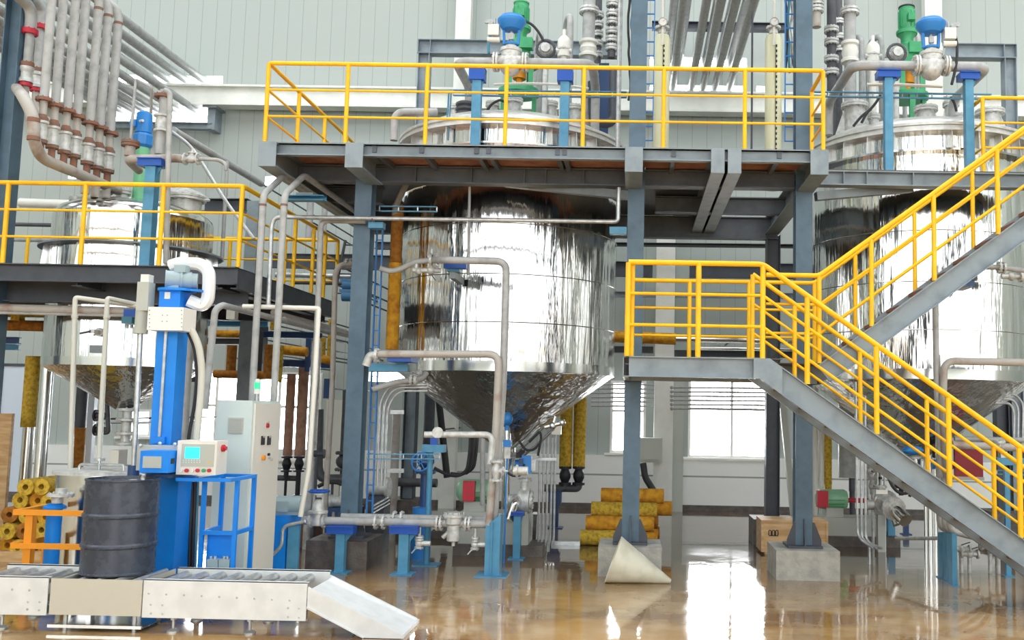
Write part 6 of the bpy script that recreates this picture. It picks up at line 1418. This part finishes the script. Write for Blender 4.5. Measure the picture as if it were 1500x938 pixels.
# ================================================================ PIPEWORK IN THE DEPTH, LEFT AND MIDDLE
BG = [
 ('insulated_pipe', (318, 489), (366, 490), 15.0, 5.5, 'wool_orange', 'short orange insulated level pipe under the blue beam behind the cabinet'),
 ('insulated_pipe', (341, 506), (338, 543), 15.2, 7, 'wool_brown', 'brown insulated upright stub behind the bent grey pipe'),
 ('insulated_pipe', (314, 548), (398, 550), 15.4, 6, 'wool_brown', 'brown insulated level pipe just above the cabinet'),
 ('insulated_pipe', (394, 505), (392, 556), 15.0, 6.5, 'wool_brown', 'brown insulated upright pipe between the two drop pipes'),
 ('insulated_pipe', (409, 506), (406, 560), 15.2, 6.5, 'wool_yellow', 'yellow insulated upright pipe right of the drop pipes'),
 ('insulated_pipe', (416, 513), (450, 516), 15.3, 7, 'wool_orange', 'orange insulated level pipe right of the drop pipes'),
 ('insulated_pipe', (427, 548), (421, 668), 15.8, 6.5, 'wool_pink', 'brownish insulated upright pipe right of the cabinet, left one'),
 ('insulated_pipe', (446, 536), (439, 668), 15.8, 7.5, 'wool_pink', 'brownish insulated upright pipe right of the cabinet, right one'),
 ('insulated_pipe', (474, 495), (472, 528), 14.6, 4, 'wool_yellow', 'thin yellow insulated upright pipe beside the first column, left one'),
 ('insulated_pipe', (487, 468), (482, 527), 14.5, 3.5, 'wool_yellow', 'thin yellow insulated upright pipe beside the first column, right one'),
 ('insulated_pipe', (468, 525), (489, 530), 14.4, 6, 'wool_orange', 'short yellow insulated level pipe beside the first column'),
 ('insulated_pipe', (439, 462), (462, 464), 15.0, 4, 'wool_orange', 'small orange insulated pipe under the end of the left platform'),
 ('insulated_pipe', (-20, 476), (66, 478), 13.0, 8, 'wool_brown', 'thick brown insulated level pipe at the left edge under the platform'),
 ('insulated_pipe', (8, 459), (66, 460), 13.2, 5, 'wool_yellow', 'bright yellow insulated level pipe at the left edge under the platform'),
 ('insulated_pipe', (46, 522), (41, 626), 13.0, 10, 'wool_yellow', 'thick yellow insulated upright pipe left of the smaller tank'),
 ('steel_pipe', (40, 624), (34, 735), 13.05, 8, 'stainless', 'shiny upright pipe below the thick yellow insulation at left'),
 ('steel_pipe', (64, 500), (52, 760), 12.7, 7, 'stainless', 'tall shiny upright pipe left of the smaller tank cone'),
 ('steel_pipe', (72, 540), (62, 740), 12.9, 2, 'galv', 'thin shiny pipe right of the tall shiny upright pipe'),
 ('insulated_pipe', (116, 627), (112, 692), 14.0, 8.5, 'wool_brown', 'brown insulated upright pipe under the smaller tank cone'),
 ('dark_pipe', (119, 560), (117, 628), 14.1, 8, 'steel_dark', 'dark upright pipe above the brown insulated one under the cone'),
 ('dark_pipe', (510, 572), (503, 664), 15.0, 5, 'pipe_dark', 'black upright pipe left of the first column'),
 ('dark_pipe', (503, 690), (501, 745), 15.0, 5.5, 'pipe_dark', 'black pipe stub below the valve left of the first column'),
 ('grey_pipe', (464, 500), (455, 690), 12.4, 7, 'castings', 'wide pale grey upright pipe between cabinet and first column'),
 ('grey_pipe', (384, 296), (374, 470), 12.5, 3.5, 'steel_grey', 'thin grey post directly behind the left drop pipe'),
 ('grey_pipe', (455, 295), (452, 352), 15.5, 5, 'pipe_grey', 'grey upright pipe above the rear rail of the left platform'),
 ('grey_pipe', (477, 298), (474, 345), 15.8, 4, 'pipe_grey', 'thinner grey upright pipe above the rear rail of the left platform'),
 ('grey_pipe', (276, 455), (268, 640), 11.6, 7, 'pipe_grey', 'grey upright pipe right behind the blue filling column'),
 ('grey_pipe', (294, 460), (288, 560), 13.6, 7, 'pipe_dark', 'dark upright pipe behind the pale hose'),
 ('level_pipe', (404, 403), (545, 406), 15.0, 4, 'galv', 'silver level pipe behind the left platform stairs side'),
 ('level_pipe', (430, 414), (545, 416), 15.4, 3, 'pipe_dark', 'dark level pipe under the silver one behind the left platform'),
 ('level_pipe', (-20, 328), (80, 330), 15.5, 3, 'pipe_dark', 'dark level pipe behind the left end of the left railing'),
 ('level_pipe', (-20, 350), (80, 352), 15.6, 3.5, 'pipe_grey', 'grey level pipe behind the left end of the left railing'),
 ('level_pipe', (30, 297), (110, 300), 15.0, 7, 'offwhite', 'white level pipe behind the left railing'),
 ('insulated_pipe', (895, 493), (990, 497), 16.6, 8.5, 'wool_orange', 'orange insulated level pipe behind the landing railing'),
 ('steel_pipe', (990, 495), (1160, 499), 16.5, 6, 'stainless', 'shiny level pipe behind the landing railing'),
 ('steel_pipe', (1020, 510), (1160, 512), 16.5, 2.5, 'stainless', 'thin shiny level pipe behind the landing railing'),
 ('dark_pipe', (628, 540), (624, 735), 16.2, 8, 'steel_dark', 'dark upright pipe right of the rear dark column, middle tank'),
 ('dark_pipe', (640, 560), (655, 700), 16.4, 5, 'rubber', 'slanted dark bar behind the blue channel head'),
 ('grey_pipe', (580, 600), (576, 735), 15.2, 6, 'pipe_dirty', 'grey-brown upright pipe behind the nested conduits'),
 ('thin_pipe', (693, 600), (691, 650), 15.5, 1.5, 'galv', 'thin upright line left of the tall pipes under the cone, left one'),
 ('thin_pipe', (700, 600), (698, 650), 15.5, 1.5, 'galv', 'thin upright line left of the tall pipes under the cone, right one'),
]
for n_, a, b, D, rp, mt, lab in BG:
    A, B = at(*a, D), at(*b, D)
    if abs(A.z-B.z) > abs(A.x-B.x) and 'slanted' not in lab: A.x = B.x
    solo(n_, MB().cyl(A, B, rp*mpp(D), n=16), mt, lab, 'pipe')
for a, b, D, h, mt, lab in (((306, 474), (392, 475), 14.6, .09, 'blue_post', 'blue level beam behind the bent grey pipe'), ((386, 490), (472, 492), 14.8, .1, 'navy', 'navy level beam right of the drop pipes'), ((300, 500), (368, 501), 15.6, .1, 'steel_dark', 'dark level beam under the orange insulated pipe'),
                            ((415, 532), (490, 535), 15.6, .12, 'navy', 'navy level beam above the brownish insulated pipes'), ((396, 382), (590, 386), 16.6, .26, 'steel_dark', 'dark level beam behind the left platform end and first column'),
                            ((1010, 396), (1168, 398), 17.4, .28, 'steel_dark', 'dark level beam behind the landing handrail, right of the white column'), ((890, 394), (956, 396), 17.4, .28, 'steel_dark', 'dark level beam behind the landing handrail, left of the white column'),
                            ((880, 431), (1168, 434), 17.62, .1, 'steel_grey', 'grey level rail behind the middle of the landing railing'), ((880, 358), (1168, 361), 17.0, .06, 'black', 'thin black level rail below the highest deck at the back'),
                            ((885, 512), (957, 513), 16.9, .12, 'steel_dark', 'dark level beam below the orange insulated pipe'), ((988, 518), (1165, 520), 16.9, .12, 'steel_dark', 'dark level beam below the shiny level pipes'),
                            ((-20, 498), (28, 499), 14.5, .1, 'navy', 'navy beam stub at the left edge'), ((-20, 508), (27, 509), 14.3, .09, 'blue_post', 'light blue beam stub at the left edge'), ((550, 360), (605, 361), 15.6, .12, 'steel_dark', 'dark beam stub behind the rusty insulated pipe')):
    solo('level_beam', MB().hsec(at(*a, D), at(*b, D), .12, h, .012), mt, lab, 'beam')
for (px, pt, pb, D, w, mt, lab) in ((377, 478, 556, 15.5, .2, 'black', 'black upright post between the two drop pipes'), (340, 425, 468, 11.0, .1, 'panel_grey', 'short grey hanger under the front corner of the left platform'), (451, 494, 545, 15.5, .09, 'navy', 'navy upright post left of the thin yellow pipes'), (130, 560, 682, 14.4, .09, 'door_blue', 'light blue upright strip under the smaller tank')):
    a, b = at(px, pt, D), at(px, pb, D); solo('upright_post', MB().box(b.x-w/2, b.x+w/2, D-w/2, D+w/2, b.z, a.z), mt, lab, 'post')
solo('control_box', bx(474, 488, 555, 584, 15.3, .1), 'navy', 'navy wall box left of the black upright pipe', 'box')
for i, (px, py, w_, h_, D) in enumerate(((400, 476, 9, 14, 14.2), (22, 464, 13, 11, 12.8))):
    solo('insulation_block', bx(px-w_/2, px+w_/2, py-h_/2, py+h_/2, D, .12), 'wool_yellow', ('yellow insulated valve box beside the right drop pipe', 'yellow insulated valve box at the left edge under the platform')[i], 'insulation')
# pipes running into the depth under the left platform
for i in range(3):
    a = at(400+i*8, 458+i*5, 11.6); solo('grey_pipe', MB().cyl(a, a+Vy*3.0, .035), 'pipe_dirty', '%s pipe running into the depth under the right corner of the left platform' % ('upper', 'middle', 'lower')[i], 'pipe')
# black valves below the brownish insulated pipes
for i, px in enumerate((420, 438)):
    D = 15.8; x = at(px, 680, D).x; z = at(px, 680, D).z
    t = thing('gate_valve', 'black valve under the %s brownish insulated pipe' % ('left', 'right')[i], 'valve', (x, D, at(px, 700+i*28, D).z))
    part('body', MB().lathe([(.09, -.13), (.09, -.1), (.05, -.09), (.08, 0), (.05, .09), (.09, .1), (.09, .13)], (x, D, z)), 'black', t)
    part('tail', MB().cyl((x, D, at(px, 700+i*28, D).z), (x, D, z-.1), .04), 'black', t)
solo('dark_pipe', MB().cyl(at(404, 700, 15.9), at(437, 701, 15.9), .05), 'pipe_dark', 'black level pipe under the two black valves', 'pipe')
v = at(503, 676, 15.0); t = thing('gate_valve', 'dark round valve on the black pipe left of the first column', 'valve', v-Vz*.15)
part('body', MB().ball(v, .12), 'pipe_dark', t); part('flange', MB().flange(v+Vz*.13, Vz, .13, .03), 'pipe_dark', t); part('flange', MB().flange(v-Vz*.13, Vz, .13, .03), 'pipe_dark', t)
pipe('dark_pipe', 'dark pipe with large bend turning right near the floor left of the column', [(467, 600, 14.2), (465, 702, 14.2), (520, 703, 14.2)], .075, 'pipe_dark', bend=.2)
solo('dark_pipe', MB().cyl(at(565, 706, 15.4), at(640, 708, 15.4), .07), 'pipe_dark', 'dark level pipe behind the nested conduits near the wall', 'pipe')
v = at(462, 665, 12.2); t = thing('gate_valve', 'small dark cross valve on the white pipe right of the cabinet', 'valve', v)
part('body', MB().cyl(v-Vx*.08, v+Vx*.1, .03).ball(v, .045), 'steel_dark', t); part('handle', MB().cyl(v+Vx*.1, v+Vx*.12, .06, n=8), 'steel_dark', t)
# blue pump heads behind the first column
for i, (px, py, D) in enumerate(((512, 418, 13.2), (511, 434, 13.0))):
    v = at(px, py, D); t = thing('dosing_pump', '%s of two blue pump heads left of the first column' % ('upper', 'lower')[i], 'pump', v-Vz*.1)
    part('body', MB().cyl(v-Vx*.09, v+Vx*.09, .075).box(v.x-.12, v.x+.1, D-.06, D+.06, v.z+.05, v.z+.09), 'blue_valve2', t); part('flange', MB().flange(v+Vx*.1, Vx, .09, .02), 'blue_valve2', t)
a, b = at(506, 352, 13.6), at(489, 437, 13.6)
t = thing('steel_ladder', 'dark narrow ladder leaning at the far end of the left platform', 'ladder', b)
for k in (0, .2): part('side_rail', MB().bar(a+Vx*k, b+Vx*k, .03, .04), 'steel_dark', t)
for i in range(6): q = b+(a-b)*(i+.5)/6; part('rung', MB().cyl(q, q+Vx*.2, .012, n=6), 'steel_dark', t)
# machine lines around the foot of the first column
for i in range(3):
    a, b = at(546, 752-i*5, 11.9), at(570, 738-i*5, 12.4); solo('thin_pipe', MB().cyl(a, b, .014), 'galv', '%s shiny short tube slanting at the foot of the first column' % ('lower', 'middle', 'upper')[i], 'pipe')
v = at(555, 715, 12.4); t = thing('dosing_pump', 'grey and blue pump body behind the foot of the first column', 'pump', Vector((v.x, 12.4, 0)))
part('body', MB().cyl(v-Vx*.15, v+Vx*.1, .1).cyl(v+Vx*.1, v+Vx*.14, .14), 'castings', t); part('base', MB().box(v.x-.12, v.x+.12, 12.25, 12.55, 0, v.z-.1), 'steel_dark', t)
t = thing('dosing_pump', 'grey valve block with hoses left of the first column foot', 'pump', Vector((at(500, 760, 12.2).x, 12.2, 0)))
v = at(500, 735, 12.2); part('body', MB().cyl(v-Vx*.12, v+Vx*.12, .07).ball(v-Vx*.15, .09).cyl(v, v+Vz*.2, .03), 'castings', t); part('hose', MB().tube([at(466, 713, 12.2), at(480, 706, 12.2), at(500, 708, 12.2), at(506, 722, 12.2)], .025, .1, 8), 'rubber', t); part('base', MB().box(v.x-.15, v.x+.25, 12.05, 12.4, 0, v.z-.07), 'navy', t)
b = atz(412, 790, 0); solo('brown_drum', MB().lathe([(.17, 0), (.18, .02), (.18, .34), (.17, .36)], (at(452, 780, 12.6).x, 12.6, 0), n=20), 'rust', 'short rusty drum on the floor left of the dark plinth', 'drum')
solo('cream_door_panel', MB().box(at(476, 640, 17.6).x, at(500, 640, 17.6).x, 17.6, 17.7, 0, at(488, 586, 17.6).z), 'cream_pipe', 'cream panel standing at the far wall left of the first column', 'panel')
solo('floor_kerb', MB().box(at(640, 760, 14).x, at(770, 760, 14).x, 13.6, 14.4, 0, .1), 'concrete_dark', 'low concrete kerb behind the pump in the middle', 'kerb')
solo('white_channel', MB().bar(atz(782, 797, 0), at(784, 752, 11.9), .05, .03), 'galv', 'short pale upright channel left of the thin conduits', 'channel')
solo('floor_strip', MB().box(at(808, 775, 13.2).x, at(850, 775, 13.2).x, 13.2, 13.25, 0, .05), 'galv', 'thin pale strip on the floor left of the yellow pile', 'strip')
# ================================================================ BRACKETS AND LOWER RUNS that hold the lines in the depth
def span(o):
    q = [ROOT[o]+v.co for x in [o]+[c for c in ROOT if c.parent == o] if x.type == 'MESH' for v in x.data.vertices]
    return [min(v[i] for v in q) for i in range(3)], [max(v[i] for v in q) for i in range(3)]
BYL = {o['label']: o for o in list(ROOT) if o.get('label') and o.get('category')}
def own_mat(o): return (o if o.type == 'MESH' else [c for c in ROOT if c.parent == o and c.type == 'MESH'][0]).data.materials[0].name
def to_wall(lab):
    o = BYL[lab]; lo, hi = span(o); c = Vector(((lo[0]+hi[0])/2, (lo[1]+hi[1])/2, (lo[2]+hi[2])/2))
    part('wall_bracket', MB().cyl(c, (c.x, DW+.02, c.z), .014, n=6), 'steel_dark', o)
def to_floor(lab, z=0., r=None):
    o = BYL[lab]; lo, hi = span(o); w = min(hi[0]-lo[0], hi[1]-lo[1])
    tall = hi[2]-lo[2] > 2*w
    r = r or (w/2*.92 if tall and w < .3 else .022)
    part('lower_run', MB().cyl(((lo[0]+hi[0])/2, (lo[1]+hi[1])/2, z), ((lo[0]+hi[0])/2, (lo[1]+hi[1])/2, lo[2]+.03), r, n=14), own_mat(o), o)
for l_ in ('white level pipe behind the left railing', 'thinner grey upright pipe above the rear rail of the left platform', 'grey upright pipe above the rear rail of the left platform', 'small orange insulated pipe under the end of the left platform', 'orange insulated level pipe behind the landing railing', 'yellow insulated valve box beside the right drop pipe', 'thin shiny level pipe behind the landing railing', 'shiny level pipe behind the landing railing',
           'short orange insulated level pipe under the blue beam behind the cabinet', 'thin yellow insulated upright pipe beside the first column, right one', 'thin yellow insulated upright pipe beside the first column, left one', 'short yellow insulated level pipe beside the first column', 'brown insulated upright stub behind the bent grey pipe', 'brown insulated level pipe just above the cabinet', 'black upright post between the two drop pipes', 'brown insulated upright pipe between the two drop pipes', 'yellow insulated upright pipe right of the drop pipes', 'orange insulated level pipe right of the drop pipes',
           'navy wall box left of the black upright pipe', 'sixth level conduit from the top across the big window', 'dark drain pipe with two handwheel valves under the smaller tank cone', 'dark level pipe under the silver one behind the left platform', 'silver level pipe behind the left platform stairs side', 'light blue upright strip under the smaller tank', 'slanted dark bar behind the blue channel head', 'long grey pipe running back above the right side of the left platform', 'dark narrow ladder leaning at the far end of the left platform', 'upper of two blue pump heads left of the first column', 'lower of two blue pump heads left of the first column'):
    to_wall(l_)
for l_ in ('grey upright pipe right behind the blue filling column', 'brown insulated upright pipe under the smaller tank cone', 'yellow insulated pipe right of the column below the stairs', 'lowest small steel valve in the cluster behind the straight conduits', 'bright white upright pipe just right of the column', 'pale valve riser behind the conduits below the stairs', 'dark short pipe behind the conduits below the stairs', 'white upright pipe left of the yellow insulated one', 'wide pale grey upright pipe between cabinet and first column',
           'light blue handwheel valve behind the slim blue stand', 'shiny upright pipe below the thick yellow insulation at left', 'thin shiny pipe right of the tall shiny upright pipe', 'brushed steel pipe behind the tall grey pipes under the cone', 'black valve under the right brownish insulated pipe', 'black valve under the left brownish insulated pipe', 'topmost small steel valve in the cluster behind the straight conduits', 'tall shiny upright pipe left of the smaller tank cone', 'dark upright pipe right of the rear dark column, middle tank', 'black pipe stub below the valve left of the first column', 'grey-brown upright pipe behind the nested conduits'):
    to_floor(l_)
for l_ in ('dark pipe with large bend turning right near the floor left of the column', 'dark grey pipe with flanged elbow beside the first column', 'small dark cross valve on the white pipe right of the cabinet', 'second conduit of the left set below the stairs, bending at the floor'):
    to_floor(l_, 0, .02)
to_floor('white cylinder valve above the bridging pipe of the right tank', TZT+.1, .05)
to_floor('square light blue solenoid beside the tall pipes under the cone', 0, .012)
to_floor('white capped valve between the agitator and the thick flanged pipe, middle tank', TZT+.1, .05)
